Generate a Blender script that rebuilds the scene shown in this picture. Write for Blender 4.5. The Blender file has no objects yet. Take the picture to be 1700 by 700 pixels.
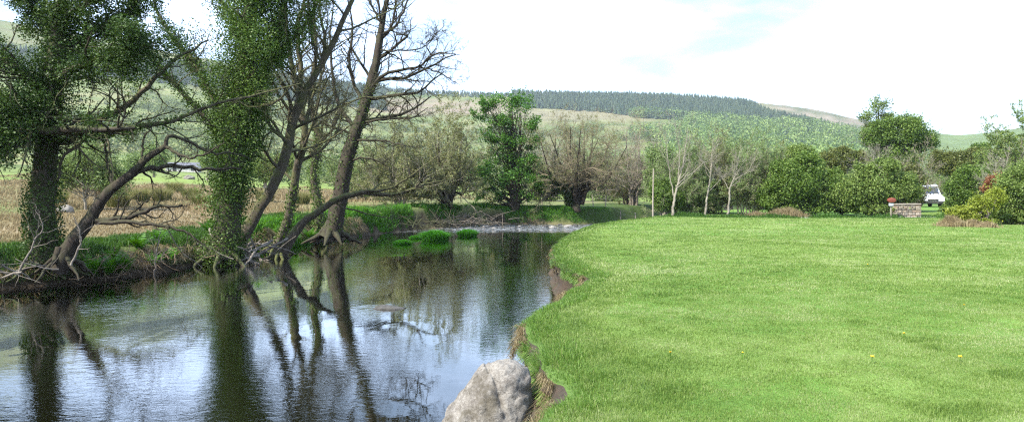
import bpy, math
import numpy as np
from math import radians, sin, cos, pi

rng = np.random.default_rng(7)
C = bpy.context.scene.collection
F, H0, CX, HY = 1228.0, 1.6, 850.0, 325.0     # focal length (px of a 1700 px wide frame), eye height, centre column, horizon row
WATER = -0.95

def Q(px, py, d):
    return np.array([(px - CX) / F * d, d, H0 + (HY - py) / F * d])

# ------------------------------------------------------------------ materials
def new_mat(name):
    m = bpy.data.materials.new(name); m.use_nodes = True
    nt = m.node_tree; nt.nodes.clear()
    return m, nt.nodes, nt.links

def nd(N, t, **k):
    n = N.new(t)
    for a, b in k.items():
        if a.startswith('i_'):
            key = a[2:]
            key = int(key) if key.isdigit() else key.replace('_', ' ')
            n.inputs[key].default_value = b
        else:
            setattr(n, a, b)
    return n

def ramp(N, stops, interp='LINEAR'):
    r = N.new('ShaderNodeValToRGB'); r.color_ramp.interpolation = interp
    e = r.color_ramp.elements
    while len(e) > 1: e.remove(e[-1])
    e[0].position = stops[0][0]; e[0].color = (*stops[0][1], 1)
    for p, c in stops[1:]:
        x = e.new(p); x.color = (*c, 1)
    return r

def leaf_mat(name, cols, trans=0.35, rough=0.5, spec=0.25, patch=None):
    m, N, L = new_mat(name)
    at = nd(N, 'ShaderNodeAttribute', attribute_name='v')
    r = ramp(N, [(i / (len(cols) - 1), c) for i, c in enumerate(cols)])
    src = at.outputs['Fac']
    if patch:
        g = nd(N, 'ShaderNodeTexCoord'); nz = nd(N, 'ShaderNodeTexNoise', i_Scale=patch[0], i_Detail=3.0)
        L.new(g.outputs['Object'], nz.inputs['Vector'])
        s = nd(N, 'ShaderNodeMath', operation='MULTIPLY_ADD'); s.inputs[1].default_value = patch[1]; s.inputs[2].default_value = -patch[1] * 0.5
        L.new(nz.outputs[0], s.inputs[0])
        a = nd(N, 'ShaderNodeMath', operation='ADD', use_clamp=True)
        L.new(s.outputs[0], a.inputs[0]); L.new(src, a.inputs[1]); src = a.outputs[0]
    L.new(src, r.inputs[0])
    p = nd(N, 'ShaderNodeBsdfPrincipled', i_Roughness=rough); p.inputs['Specular IOR Level'].default_value = spec
    t = nd(N, 'ShaderNodeBsdfTranslucent')
    L.new(r.outputs[0], p.inputs['Base Color'])
    hs = nd(N, 'ShaderNodeHueSaturation', i_Hue=0.49, i_Saturation=1.1, i_Value=1.1)
    L.new(r.outputs[0], hs.inputs['Color']); L.new(hs.outputs[0], t.inputs['Color'])
    mx = nd(N, 'ShaderNodeMixShader', i_0=trans)
    L.new(p.outputs[0], mx.inputs[1]); L.new(t.outputs[0], mx.inputs[2])
    o = nd(N, 'ShaderNodeOutputMaterial'); L.new(mx.outputs[0], o.inputs[0])
    return m

def bark_mat(name, c1, c2, moss=None, moss_amt=0.5, scale=6.0, bump=0.5, rough=0.85):
    m, N, L = new_mat(name)
    tc = nd(N, 'ShaderNodeTexCoord'); mp = nd(N, 'ShaderNodeMapping'); mp.inputs['Scale'].default_value = (1, 1, 0.3)
    L.new(tc.outputs['Object'], mp.inputs[0])
    n1 = nd(N, 'ShaderNodeTexNoise', i_Scale=scale * 2.2, i_Detail=6.0, i_Roughness=0.65)
    L.new(mp.outputs[0], n1.inputs['Vector'])
    r = ramp(N, [(0.3, c1), (0.7, c2)]); L.new(n1.outputs[0], r.inputs[0])
    col = r.outputs[0]
    if moss:
        n2 = nd(N, 'ShaderNodeTexNoise', i_Scale=scale * 0.5, i_Detail=4.0)
        L.new(tc.outputs['Object'], n2.inputs['Vector'])
        g = nd(N, 'ShaderNodeNewGeometry'); sx = nd(N, 'ShaderNodeSeparateXYZ'); L.new(g.outputs['Normal'], sx.inputs[0])
        ma = nd(N, 'ShaderNodeMath', operation='MULTIPLY_ADD'); ma.inputs[1].default_value = 0.35
        L.new(sx.outputs[2], ma.inputs[0]); L.new(n2.outputs[0], ma.inputs[2])
        mr = nd(N, 'ShaderNodeMapRange'); mr.inputs[1].default_value = 0.45; mr.inputs[2].default_value = 0.7; mr.inputs[4].default_value = moss_amt
        L.new(ma.outputs[0], mr.inputs[0])
        mx = nd(N, 'ShaderNodeMix', data_type='RGBA'); L.new(mr.outputs[0], mx.inputs[0]); L.new(col, mx.inputs[6]); mx.inputs[7].default_value = (*moss, 1)
        col = mx.outputs[2]
    p = nd(N, 'ShaderNodeBsdfPrincipled', i_Roughness=rough); p.inputs['Specular IOR Level'].default_value = 0.2
    L.new(col, p.inputs['Base Color'])
    b = nd(N, 'ShaderNodeBump', i_Strength=bump, i_Distance=0.03); L.new(n1.outputs[0], b.inputs['Height']); L.new(b.outputs[0], p.inputs['Normal'])
    o = nd(N, 'ShaderNodeOutputMaterial'); L.new(p.outputs[0], o.inputs[0])
    return m

def plain_mat(name, c1, c2=None, rough=0.7, scale=8.0, bump=0.0, metal=0.0):
    m, N, L = new_mat(name); c2 = c2 or c1
    tc = nd(N, 'ShaderNodeTexCoord'); n1 = nd(N, 'ShaderNodeTexNoise', i_Scale=scale, i_Detail=6.0)
    L.new(tc.outputs['Object'], n1.inputs['Vector'])
    r = ramp(N, [(0.35, c1), (0.65, c2)]); L.new(n1.outputs[0], r.inputs[0])
    p = nd(N, 'ShaderNodeBsdfPrincipled', i_Roughness=rough, i_Metallic=metal); L.new(r.outputs[0], p.inputs['Base Color'])
    if bump:
        b = nd(N, 'ShaderNodeBump', i_Strength=bump, i_Distance=0.02); L.new(n1.outputs[0], b.inputs['Height']); L.new(b.outputs[0], p.inputs['Normal'])
    o = nd(N, 'ShaderNodeOutputMaterial'); L.new(p.outputs[0], o.inputs[0])
    return m

def v_mat(name, cols, rough=0.85, scale=10, bump=0.4):
    """colour from the per-piece value v, plus a little noise"""
    m, N, L = new_mat(name)
    at = nd(N, 'ShaderNodeAttribute', attribute_name='v')
    r = ramp(N, [(i / (len(cols) - 1), c) for i, c in enumerate(cols)]); L.new(at.outputs['Fac'], r.inputs[0])
    tc = nd(N, 'ShaderNodeTexCoord'); n1 = nd(N, 'ShaderNodeTexNoise', i_Scale=scale, i_Detail=6.0); L.new(tc.outputs['Object'], n1.inputs['Vector'])
    mr = nd(N, 'ShaderNodeMapRange'); mr.inputs[1].default_value = .3; mr.inputs[2].default_value = .7; mr.inputs[3].default_value = .65; mr.inputs[4].default_value = 1.3
    L.new(n1.outputs[0], mr.inputs[0])
    mx = nd(N, 'ShaderNodeMix', data_type='RGBA', blend_type='MULTIPLY'); mx.inputs[0].default_value = 1
    L.new(r.outputs[0], mx.inputs[6]); L.new(mr.outputs[0], mx.inputs[7])
    p = nd(N, 'ShaderNodeBsdfPrincipled', i_Roughness=rough); L.new(mx.outputs[2], p.inputs['Base Color'])
    b = nd(N, 'ShaderNodeBump', i_Strength=bump, i_Distance=0.02); L.new(n1.outputs[0], b.inputs['Height']); L.new(b.outputs[0], p.inputs['Normal'])
    o = nd(N, 'ShaderNodeOutputMaterial'); L.new(p.outputs[0], o.inputs[0])
    return m

M = {}
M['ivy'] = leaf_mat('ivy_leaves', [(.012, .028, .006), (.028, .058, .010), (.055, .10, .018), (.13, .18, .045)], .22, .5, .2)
M['ivy_bright'] = leaf_mat('ivy_leaves_bright', [(.02, .045, .008), (.05, .10, .015), (.10, .16, .03), (.23, .29, .09)], .28, .5, .2)
M['sycamore'] = leaf_mat('sycamore_leaves', [(.022, .065, .010), (.065, .17, .022), (.17, .32, .055)], .4)
M['hawthorn'] = leaf_mat('hawthorn_leaves', [(.030, .065, .010), (.10, .17, .028), (.22, .30, .065)], .35)
M['sallow'] = leaf_mat('sallow_leaves', [(.045, .085, .016), (.14, .205, .045), (.26, .33, .09)], .35)
M['willow'] = leaf_mat('willow_buds', [(.09, .105, .035), (.19, .205, .075), (.31, .32, .14)], .4)
M['olive'] = leaf_mat('olive_leaves', [(.05, .07, .015), (.11, .13, .03), (.17, .18, .05)], .35)
M['pale'] = leaf_mat('pale_leaves', [(.09, .14, .04), (.16, .23, .07), (.24, .31, .11)], .4)
M['gorse'] = leaf_mat('gorse_leaves', [(.11, .15, .02), (.20, .25, .03), (.30, .32, .05)], .3)
M['rust'] = leaf_mat('rust_leaves', [(.16, .06, .03), (.26, .11, .05), (.25, .17, .07)], .3)
M['bright_hill'] = leaf_mat('spring_leaves', [(.05, .10, .03), (.14, .22, .055), (.25, .33, .10)], .3)
M['grass'] = leaf_mat('lawn_grass', [(.066, .130, .020), (.148, .228, .042), (.22, .30, .08), (.36, .39, .19)], .35, .5, .3, patch=(0.55, 0.75))
M['bank_grass'] = leaf_mat('bank_grass', [(.06, .125, .018), (.11, .21, .032), (.17, .27, .055), (.31, .33, .13)], .4, .5, .3, patch=(1.2, 0.5))
M['fern'] = leaf_mat('fern_fronds', [(.03, .10, .01), (.07, .20, .018), (.13, .30, .03)], .4)
M['weed'] = leaf_mat('bank_weeds', [(.02, .05, .008), (.045, .11, .014), (.08, .17, .025)], .35)
M['water_grass'] = leaf_mat('water_grass', [(.03, .13, .012), (.06, .24, .02), (.11, .34, .035)], .4)
M['reed'] = leaf_mat('dead_reeds', [(.14, .105, .05), (.26, .205, .11), (.40, .335, .20)], .3, .7, .1)
M['rush'] = leaf_mat('rush_blades', [(.09, .11, .03), (.17, .18, .06), (.33, .28, .14)], .3, .7, .1)
M['conifer'] = leaf_mat('conifer_needles', [(.02, .040, .026), (.04, .065, .038), (.075, .10, .055)], .0, .9, .05)
M['bark'] = bark_mat('ivy_bark', (.025, .019, .013), (.085, .068, .05), (.06, .085, .02), .5)
M['bark_moss'] = bark_mat('mossy_bark', (.03, .024, .017), (.12, .098, .07), (.085, .10, .022), .7)
M['bark_dark'] = bark_mat('dark_bark', (.014, .010, .008), (.06, .047, .034), (.06, .07, .025), .35)
M['twig'] = bark_mat('grey_twigs', (.17, .145, .11), (.32, .28, .21), None)
M['twig_dark'] = bark_mat('brown_twigs', (.12, .10, .075), (.25, .21, .16), None)
M['twig_mid'] = bark_mat('tan_twigs', (.12, .095, .062), (.25, .205, .135), None)
M['birch'] = bark_mat('birch_bark', (.15, .13, .10), (.31, .28, .22), None, scale=3)
M['dead'] = bark_mat('bleached_wood', (.09, .075, .06), (.27, .235, .19), None)
M['root'] = bark_mat('dry_roots', (.10, .07, .045), (.28, .20, .13), None)

def ground_mat():
    m, N, L = new_mat('land')
    at = nd(N, 'ShaderNodeAttribute', attribute_name='col')
    tc = nd(N, 'ShaderNodeTexCoord')
    n1 = nd(N, 'ShaderNodeTexNoise', i_Scale=0.5, i_Detail=9.0, i_Roughness=0.7); L.new(tc.outputs['Object'], n1.inputs['Vector'])
    n2 = nd(N, 'ShaderNodeTexNoise', i_Scale=14.0, i_Detail=5.0, i_Roughness=0.7); L.new(tc.outputs['Object'], n2.inputs['Vector'])
    n3 = nd(N, 'ShaderNodeTexNoise', i_Scale=0.03, i_Detail=8.0, i_Roughness=0.65); L.new(tc.outputs['Object'], n3.inputs['Vector'])
    s = nd(N, 'ShaderNodeMath', operation='ADD'); L.new(n1.outputs[0], s.inputs[0]); L.new(n2.outputs[0], s.inputs[1])
    s3 = nd(N, 'ShaderNodeMath', operation='ADD'); L.new(s.outputs[0], s3.inputs[0]); L.new(n3.outputs[0], s3.inputs[1])
    mr = nd(N, 'ShaderNodeMapRange'); mr.inputs[1].default_value = 1.1; mr.inputs[2].default_value = 1.9; mr.inputs[3].default_value = .5; mr.inputs[4].default_value = 1.5
    L.new(s3.outputs[0], mr.inputs[0])
    mx = nd(N, 'ShaderNodeMix', data_type='RGBA', blend_type='MULTIPLY'); mx.inputs[0].default_value = 1
    L.new(at.outputs['Color'], mx.inputs[6]); L.new(mr.outputs[0], mx.inputs[7])
    p = nd(N, 'ShaderNodeBsdfPrincipled', i_Roughness=.95); p.inputs['Specular IOR Level'].default_value = .1
    L.new(mx.outputs[2], p.inputs['Base Color'])
    b = nd(N, 'ShaderNodeBump', i_Strength=.6, i_Distance=.05); L.new(s.outputs[0], b.inputs['Height']); L.new(b.outputs[0], p.inputs['Normal'])
    o = nd(N, 'ShaderNodeOutputMaterial'); L.new(p.outputs[0], o.inputs[0])
    return m
M['land'] = ground_mat()

def water_mat():
    m, N, L = new_mat('river_water')
    tc = nd(N, 'ShaderNodeTexCoord')
    def noise(sc, det, scale, rough=.55, dist=0.0):
        mp = nd(N, 'ShaderNodeMapping'); mp.inputs['Scale'].default_value = sc
        L.new(tc.outputs['Object'], mp.inputs[0])
        n = nd(N, 'ShaderNodeTexNoise', i_Scale=scale, i_Detail=det, i_Roughness=rough, i_Distortion=dist); L.new(mp.outputs[0], n.inputs['Vector'])
        return n.outputs[0]
    big = noise((1, .55, 1), 2.0, .9, .5, .6)
    mid = noise((1, 1.7, 1), 3.0, 5.0, .6, .3)
    fine = noise((1, 1.6, 1), 2.0, 17.0, .6)
    calm = noise((1, .35, 1), 2.0, .28, .5, .5)
    cr = nd(N, 'ShaderNodeMapRange'); cr.inputs[1].default_value = .38; cr.inputs[2].default_value = .62; cr.inputs[3].default_value = .10; cr.inputs[4].default_value = 1.5
    L.new(calm, cr.inputs[0])
    # the shallows over the gravel run quicker and rougher
    sx = nd(N, 'ShaderNodeSeparateXYZ'); L.new(tc.outputs['Object'], sx.inputs[0])
    rp = nd(N, 'ShaderNodeMapRange', interpolation_type='SMOOTHSTEP'); rp.inputs[1].default_value = 50; rp.inputs[2].default_value = 57; rp.inputs[3].default_value = 0; rp.inputs[4].default_value = 1
    L.new(sx.outputs[1], rp.inputs[0])
    def bump(h, dist, prev, fac=None):
        b = nd(N, 'ShaderNodeBump', i_Strength=1.0); b.inputs['Distance'].default_value = dist
        if fac is not None:
            mm = nd(N, 'ShaderNodeMath', operation='MULTIPLY'); L.new(h, mm.inputs[0]); L.new(fac, mm.inputs[1]); h = mm.outputs[0]
        L.new(h, b.inputs['Height'])
        if prev is not None: L.new(prev, b.inputs['Normal'])
        return b.outputs[0]
    nrm = bump(big, .006, None)
    nrm = bump(mid, .0030, nrm, cr.outputs[0])
    nrm = bump(fine, .0006, nrm, cr.outputs[0])
    rapid = noise((1, 2.2, 1), 4.0, 2.6, .7, .8)
    nrm = bump(rapid, .10, nrm, rp.outputs[0])
    fr = nd(N, 'ShaderNodeFresnel', i_IOR=1.38); L.new(nrm, fr.inputs['Normal'])
    fk = nd(N, 'ShaderNodeMath', operation='MULTIPLY', use_clamp=True); fk.inputs[1].default_value = 2.0; L.new(fr.outputs[0], fk.inputs[0])
    gl = nd(N, 'ShaderNodeBsdfGlossy', i_Roughness=.0); L.new(nrm, gl.inputs['Normal'])
    tr = nd(N, 'ShaderNodeBsdfTransparent', i_Color=(.30, .27, .15, 1))
    df = nd(N, 'ShaderNodeBsdfDiffuse', i_Color=(.012, .014, .006, 1))
    m0 = nd(N, 'ShaderNodeMixShader', i_0=.35); L.new(tr.outputs[0], m0.inputs[1]); L.new(df.outputs[0], m0.inputs[2])
    m1 = nd(N, 'ShaderNodeMixShader'); L.new(fk.outputs[0], m1.inputs[0]); L.new(m0.outputs[0], m1.inputs[1]); L.new(gl.outputs[0], m1.inputs[2])
    # broken white water over the stones
    th = nd(N, 'ShaderNodeMapRange'); th.inputs[1].default_value = .53; th.inputs[2].default_value = .66; th.inputs[3].default_value = 0; th.inputs[4].default_value = .8
    L.new(rapid, th.inputs[0])
    fm = nd(N, 'ShaderNodeMath', operation='MULTIPLY'); L.new(th.outputs[0], fm.inputs[0]); L.new(rp.outputs[0], fm.inputs[1])
    fo = nd(N, 'ShaderNodeBsdfDiffuse', i_Color=(.75, .78, .8, 1))
    m2 = nd(N, 'ShaderNodeMixShader'); L.new(fm.outputs[0], m2.inputs[0]); L.new(m1.outputs[0], m2.inputs[1]); L.new(fo.outputs[0], m2.inputs[2])
    o = nd(N, 'ShaderNodeOutputMaterial'); L.new(m2.outputs[0], o.inputs[0])
    return m
M['water'] = water_mat()

def rock_mat(name, light, dark, moss, scale=3.0):
    m, N, L = new_mat(name)
    tc = nd(N, 'ShaderNodeTexCoord')
    n1 = nd(N, 'ShaderNodeTexNoise', i_Scale=scale, i_Detail=9.0, i_Roughness=.68); L.new(tc.outputs['Object'], n1.inputs['Vector'])
    n2 = nd(N, 'ShaderNodeTexNoise', i_Scale=scale * 14, i_Detail=5.0, i_Roughness=.75); L.new(tc.outputs['Object'], n2.inputs['Vector'])
    n3 = nd(N, 'ShaderNodeTexNoise', i_Scale=scale * .9, i_Detail=6.0, i_Roughness=.7)
    mp = nd(N, 'ShaderNodeMapping'); mp.inputs['Location'].default_value = (5, 3, 8); L.new(tc.outputs['Object'], mp.inputs[0]); L.new(mp.outputs[0], n3.inputs['Vector'])
    r = ramp(N, [(0.30, dark), (0.48, tuple(.5 * (a + b) for a, b in zip(light, dark))), (0.58, light)])
    av = nd(N, 'ShaderNodeMath', operation='MULTIPLY_ADD'); av.inputs[1].default_value = .55; L.new(n2.outputs[0], av.inputs[0])
    hf = nd(N, 'ShaderNodeMath', operation='MULTIPLY_ADD'); hf.inputs[1].default_value = .62; hf.inputs[2].default_value = -.06; L.new(n1.outputs[0], hf.inputs[0]); L.new(hf.outputs[0], av.inputs[2])
    L.new(av.outputs[0], r.inputs[0])
    mr = nd(N, 'ShaderNodeMapRange'); mr.inputs[1].default_value = .50; mr.inputs[2].default_value = .62; mr.inputs[4].default_value = .75; L.new(n3.outputs[0], mr.inputs[0])
    mx = nd(N, 'ShaderNodeMix', data_type='RGBA'); L.new(mr.outputs[0], mx.inputs[0]); L.new(r.outputs[0], mx.inputs[6]); mx.inputs[7].default_value = (*moss, 1)
    p = nd(N, 'ShaderNodeBsdfPrincipled', i_Roughness=.9); L.new(mx.outputs[2], p.inputs['Base Color'])
    b = nd(N, 'ShaderNodeBump', i_Strength=.9, i_Distance=.05); L.new(n1.outputs[0], b.inputs['Height'])
    b2 = nd(N, 'ShaderNodeBump', i_Strength=.8, i_Distance=.012); L.new(n2.outputs[0], b2.inputs['Height']); L.new(b.outputs[0], b2.inputs['Normal'])
    L.new(b2.outputs[0], p.inputs['Normal'])
    o = nd(N, 'ShaderNodeOutputMaterial'); L.new(p.outputs[0], o.inputs[0])
    return m
M['boulder'] = rock_mat('pale_boulder', (.25, .23, .195), (.05, .037, .028), (.05, .04, .02))
M['stone'] = rock_mat('river_stone', (.30, .28, .25), (.10, .09, .075), (.07, .08, .03), 6)
M['stone_wet'] = rock_mat('wet_stone', (.08, .075, .065), (.025, .022, .018), (.03, .035, .015), 6)
M['soil'] = rock_mat('bank_soil', (.062, .040, .024), (.012, .008, .006), (.045, .045, .018), 9)

# ------------------------------------------------------------------ mesh helpers
class Geo:
    def __init__(s): s.v, s.f, s.a, s.n = [], [], [], 0
    def add(s, v, f, a=None):
        v = np.asarray(v, np.float32).reshape(-1, 3); f = np.asarray(f, np.int32).reshape(-1, 4)
        s.v.append(v); s.f.append(f + s.n); s.n += len(v)
        s.a.append(np.full(len(v), .5, np.float32) if a is None else np.asarray(a, np.float32).reshape(-1))
        return s

def tag(o, label=None, cat=None, group=None, kind=None):
    if label: o['label'] = label
    if cat: o['category'] = cat
    if group: o['group'] = group
    if kind: o['kind'] = kind
    return o

def build(name, g, mat, parent=None, smooth=False, origin=None, cols=None):
    if isinstance(g, Geo):
        if not g.v: g.add([[0, 0, 0]] * 4, [[0, 1, 2, 3]])
        v = np.concatenate(g.v); f = np.concatenate(g.f); a = np.concatenate(g.a)
    else: v, f, a = g
    v = v.astype(np.float32); org = np.zeros(3)
    if parent is not None: org = np.array(parent.matrix_world.translation if parent.parent is None and parent.type != 'EMPTY' else parent['_o'] if '_o' in parent else parent.location)
    if origin is not None: org = np.array(origin)
    v = v - org.astype(np.float32)
    me = bpy.data.meshes.new(name)
    tri = f[:, 3] == f[:, 2]
    if tri.any():
        fq, ft = f[~tri], f[tri][:, :3]
        loops = np.concatenate([fq.ravel(), ft.ravel()])
        tot = np.concatenate([np.full(len(fq), 4), np.full(len(ft), 3)])
    else:
        loops = f.ravel(); tot = np.full(len(f), 4)
    start = np.concatenate([[0], np.cumsum(tot)[:-1]])
    me.vertices.add(len(v)); me.vertices.foreach_set('co', v.ravel())
    me.loops.add(len(loops)); me.loops.foreach_set('vertex_index', loops.astype(np.int32))
    me.polygons.add(len(tot)); me.polygons.foreach_set('loop_start', start.astype(np.int32))
    me.polygons.foreach_set('loop_total', tot.astype(np.int32))
    me.polygons.foreach_set('use_smooth', np.full(len(tot), smooth))
    me.update(calc_edges=True)
    at = me.attributes.new('v', 'FLOAT', 'POINT'); at.data.foreach_set('value', a.astype(np.float32))
    if cols is not None:
        ca = me.color_attributes.new('col', 'FLOAT_COLOR', 'POINT')
        c4 = np.ones((len(v), 4), np.float32); c4[:, :3] = cols; ca.data.foreach_set('color', c4.ravel())
    me.materials.append(mat)
    o = bpy.data.objects.new(name, me); C.objects.link(o)
    o['_o'] = [float(t) for t in org]
    if parent is not None: o.parent = parent
    else: o.location = org
    return o

def empty(name, loc, label, cat, group=None):
    o = bpy.data.objects.new(name, None); C.objects.link(o); o.location = [float(t) for t in loc]
    o['_o'] = [float(t) for t in loc]; o.empty_display_size = .3
    return tag(o, label, cat, group)

def unit(a): return a / (np.linalg.norm(a, axis=-1, keepdims=True) + 1e-9)

def tubes(g, P, R, sides=5, aval=None):
    """P (M,N,3) centre lines, R (M,N) radii"""
    P = np.asarray(P, float); R = np.asarray(R, float)
    if P.ndim == 2: P, R = P[None], R[None]
    Mn, N, _ = P.shape
    T = np.gradient(P, axis=1); T = unit(T)
    ref = unit(np.cross(T[:, 0], rng.normal(size=(Mn, 3))))[:, None, :]
    U = unit(ref - (ref * T).sum(-1, keepdims=True) * T); W = np.cross(T, U)
    an = np.arange(sides) / sides * 2 * pi
    ring = P[:, :, None] + R[:, :, None, None] * (np.cos(an)[None, None, :, None] * U[:, :, None] + np.sin(an)[None, None, :, None] * W[:, :, None])
    idx = np.arange(Mn * N * sides).reshape(Mn, N, sides)
    a = idx[:, :-1]; b = idx[:, 1:]
    f = np.stack([a, np.roll(a, -1, 2), np.roll(b, -1, 2), b], -1)
    av = np.repeat(rng.random(Mn) if aval is None else aval, N * sides)
    g.add(ring, f, av)
    return g

def lump_tube(g, P, R, sides=14, amp=.12):
    """one thick trunk with fluted, uneven bark"""
    P = np.asarray(P, float); N = len(P); T = unit(np.gradient(P, axis=0))
    ref = unit(np.cross(T[0], [0.3, 1, .2])); U = unit(ref - (T @ ref)[:, None] * T); W = np.cross(T, U)
    an = np.arange(sides) / sides * 2 * pi
    ph = rng.random(4) * 6
    k = 1 + amp * (np.sin(3 * an + ph[0])[None] * .6 + np.sin(5 * an + ph[1])[None] * .4) + amp * .5 * rng.normal(size=(N, sides)) * .5
    ring = P[:, None] + (R[:, None] * k)[..., None] * (np.cos(an)[None, :, None] * U[:, None] + np.sin(an)[None, :, None] * W[:, None])
    idx = np.arange(N * sides).reshape(N, sides); a = idx[:-1]; b = idx[1:]
    g.add(ring, np.stack([a, np.roll(a, -1, 1), np.roll(b, -1, 1), b], -1))
    return g

def smooth_line(pts, rad, n=16, wob=0.0):
    """Catmull-Rom through pts"""
    p = np.asarray(pts, float); r = np.asarray(rad, float)
    if len(r) == 2 and len(p) > 2: r = np.interp(np.linspace(0, 1, len(p)), [0, 1], r)
    e = np.vstack([2 * p[0] - p[1], p, 2 * p[-1] - p[-2]])
    t = np.linspace(0, len(p) - 1 - 1e-6, n); i = t.astype(int); u = (t - i)[:, None]
    p0, p1, p2, p3 = e[i], e[i + 1], e[i + 2], e[i + 3]
    out = .5 * (2 * p1 + (p2 - p0) * u + (2 * p0 - 5 * p1 + 4 * p2 - p3) * u ** 2 + (3 * p1 - p0 - 3 * p2 + p3) * u ** 3)
    rr = np.interp(t, np.arange(len(p)), r)
    if wob: out[1:] += rng.normal(size=(n - 1, 3)) * wob
    return out, rr

def resample(P, R, n=12):
    t = np.linspace(0, 1, n); s = np.linspace(0, 1, len(P))
    return np.stack([np.interp(t, s, P[:, k]) for k in range(3)], -1), np.interp(t, s, R)

def spawn(P, R, k, t0, t1, ang, lf, n=6, wander=.15, up=.1, rf=.6, taper=.25, labs=None, lvar=.35, tfall=.5, rmin=.004):
    P = np.asarray(P, float); R = np.asarray(R, float)
    if P.ndim == 2: P, R = P[None], R[None]
    Mn, N, _ = P.shape
    L = np.linalg.norm(np.diff(P, axis=1), axis=-1).sum(1)
    T = unit(np.gradient(P, axis=1))
    t = (np.arange(k)[None] + rng.random((Mn, k))) / k * (t1 - t0) + t0
    x = t * (N - 1); i = np.minimum(x.astype(int), N - 2); u = (x - i)[..., None]
    mi = np.arange(Mn)[:, None]
    pos = P[mi, i] * (1 - u) + P[mi, i + 1] * u; tan = T[mi, i]
    rad = R[mi, i] * (1 - u[..., 0]) + R[mi, i + 1] * u[..., 0]
    perp = unit(np.cross(tan, rng.normal(size=tan.shape)))
    a = ang * (.7 + .6 * rng.random((Mn, k)))[..., None]
    d = unit(np.cos(a) * tan + np.sin(a) * perp).reshape(-1, 3)
    ln = ((lf * L[:, None]) if labs is None else labs) * (1 - tfall * t) * (1 + lvar * (2 * rng.random((Mn, k)) - 1)); ln = ln.reshape(-1)
    pos = pos.reshape(-1, 3); out = [pos]
    st = (ln / (n - 1))[:, None]
    for q in range(n - 1):
        d = unit(d + wander * rng.normal(size=d.shape) + np.array([0, 0, up])); pos = pos + d * st; out.append(pos)
    r0 = np.maximum(rad.reshape(-1) * rf, rmin)
    R2 = r0[:, None] * np.linspace(1, taper, n)[None]
    return np.stack(out, 1), np.maximum(R2, rmin * .6)

def leaves(g, c, size, aspect=.6, upb=.5, v=None, jit=.35):
    c = np.asarray(c, float).reshape(-1, 3); n = len(c)
    s = size * (1 + jit * (2 * rng.random(n) - 1))
    nn = unit(rng.normal(size=(n, 3)) + np.array([0, 0, upb]))
    u = unit(np.cross(nn, rng.normal(size=(n, 3)))); w = np.cross(nn, u)
    u *= (s * .5)[:, None]; w *= (s * .5 * aspect)[:, None]
    vv = np.stack([c - u, c + w + u * .15, c + u, c - w + u * .15], 1)
    f = np.arange(n * 4).reshape(n, 4)
    a = rng.random(n) if v is None else v
    g.add(vv, f, np.repeat(a, 4))
    return g

def on_twigs(P, per, spread, t0=.2):
    Mn, N, _ = P.shape
    t = (t0 + (1 - t0) * rng.random((Mn, per))) * (N - 1); i = np.minimum(t.astype(int), N - 2); u = (t - i)[..., None]
    mi = np.arange(Mn)[:, None]
    p = P[mi, i] * (1 - u) + P[mi, i + 1] * u
    return (p + rng.normal(size=p.shape) * spread).reshape(-1, 3)

def clump_v(cen, base=.5, amp=.3, n=1):
    """per-leaf value: each clump leans a little lighter or darker"""
    return np.clip(np.repeat(base + amp * (rng.random(len(cen)) - .5), n) + .45 * (rng.random(len(cen) * n) - .5), 0, 1)

def clouds(g, cen, rad, n, size, flat=.75, **k):
    cen = np.asarray(cen, float).reshape(-1, 3); rad = np.broadcast_to(rad, (len(cen),))
    d = rng.normal(size=(len(cen), n, 3)) * .50; d *= np.minimum(1, 1.0 / (np.linalg.norm(d, axis=-1, keepdims=True) + 1e-6))
    d[..., 2] *= flat
    p = cen[:, None] + d * rad[:, None, None]
    return leaves(g, p.reshape(-1, 3), size, v=clump_v(cen, n=n), **k)

def vnoise(x, y, s, seed=0):
    x = np.asarray(x, float) / s; y = np.asarray(y, float) / s
    xi = np.floor(x).astype(int); yi = np.floor(y).astype(int); u = x - xi; v = y - yi
    u = u * u * (3 - 2 * u); v = v * v * (3 - 2 * v)
    def h(a, b):
        q = np.sin(a * 127.1 + b * 311.7 + seed * 74.7) * 43758.5453
        return q - np.floor(q)
    return (h(xi, yi) * (1 - u) + h(xi + 1, yi) * u) * (1 - v) + (h(xi, yi + 1) * (1 - u) + h(xi + 1, yi + 1) * u) * v

def fbm(x, y, s, seed=0, o=4):
    r = 0; a = .5
    for k in range(o):
        r = r + a * vnoise(x, y, s / 2 ** k, seed + k); a *= .5
    return r / (1 - .5 ** o)

# ------------------------------------------------------------------ lie of the land
RB = np.array([(-3, -260), (-3, -30), (-1.6, -5), (-.7, 0), (-.25, 3), (.1, 5.2), (.2, 5.7), (.50, 6.24), (.47, 6.8), (.27, 7.2), (.25, 8.3), (.2, 9.3),
               (.2, 9.9), (.28, 10.4), (.77, 11.9), (1.15, 13.5), (1.6, 15), (1.62, 15.9), (1.4, 17), (1.2, 19.6), (1.35, 24), (2, 29), (2.9, 34),
               (4.2, 39), (6, 43), (8.3, 47.5), (10, 51.5), (12.5, 57), (17, 66), (26, 80), (60, 110), (300, 230)], float)
LB = np.array([(-16, -260), (-16, -30), (-15, 0), (-15, 10), (-14.5, 17), (-13.8, 20), (-12.2, 22.4), (-11.6, 26), (-11.3, 29.8), (-10.7, 33), (-10.9, 41), (-9.5, 46.7),
               (-8.5, 52), (-5.5, 60), (-2.7, 65), (2, 66), (5.5, 66), (9, 69), (13, 77), (20, 90), (50, 120), (280, 240)], float)

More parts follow.
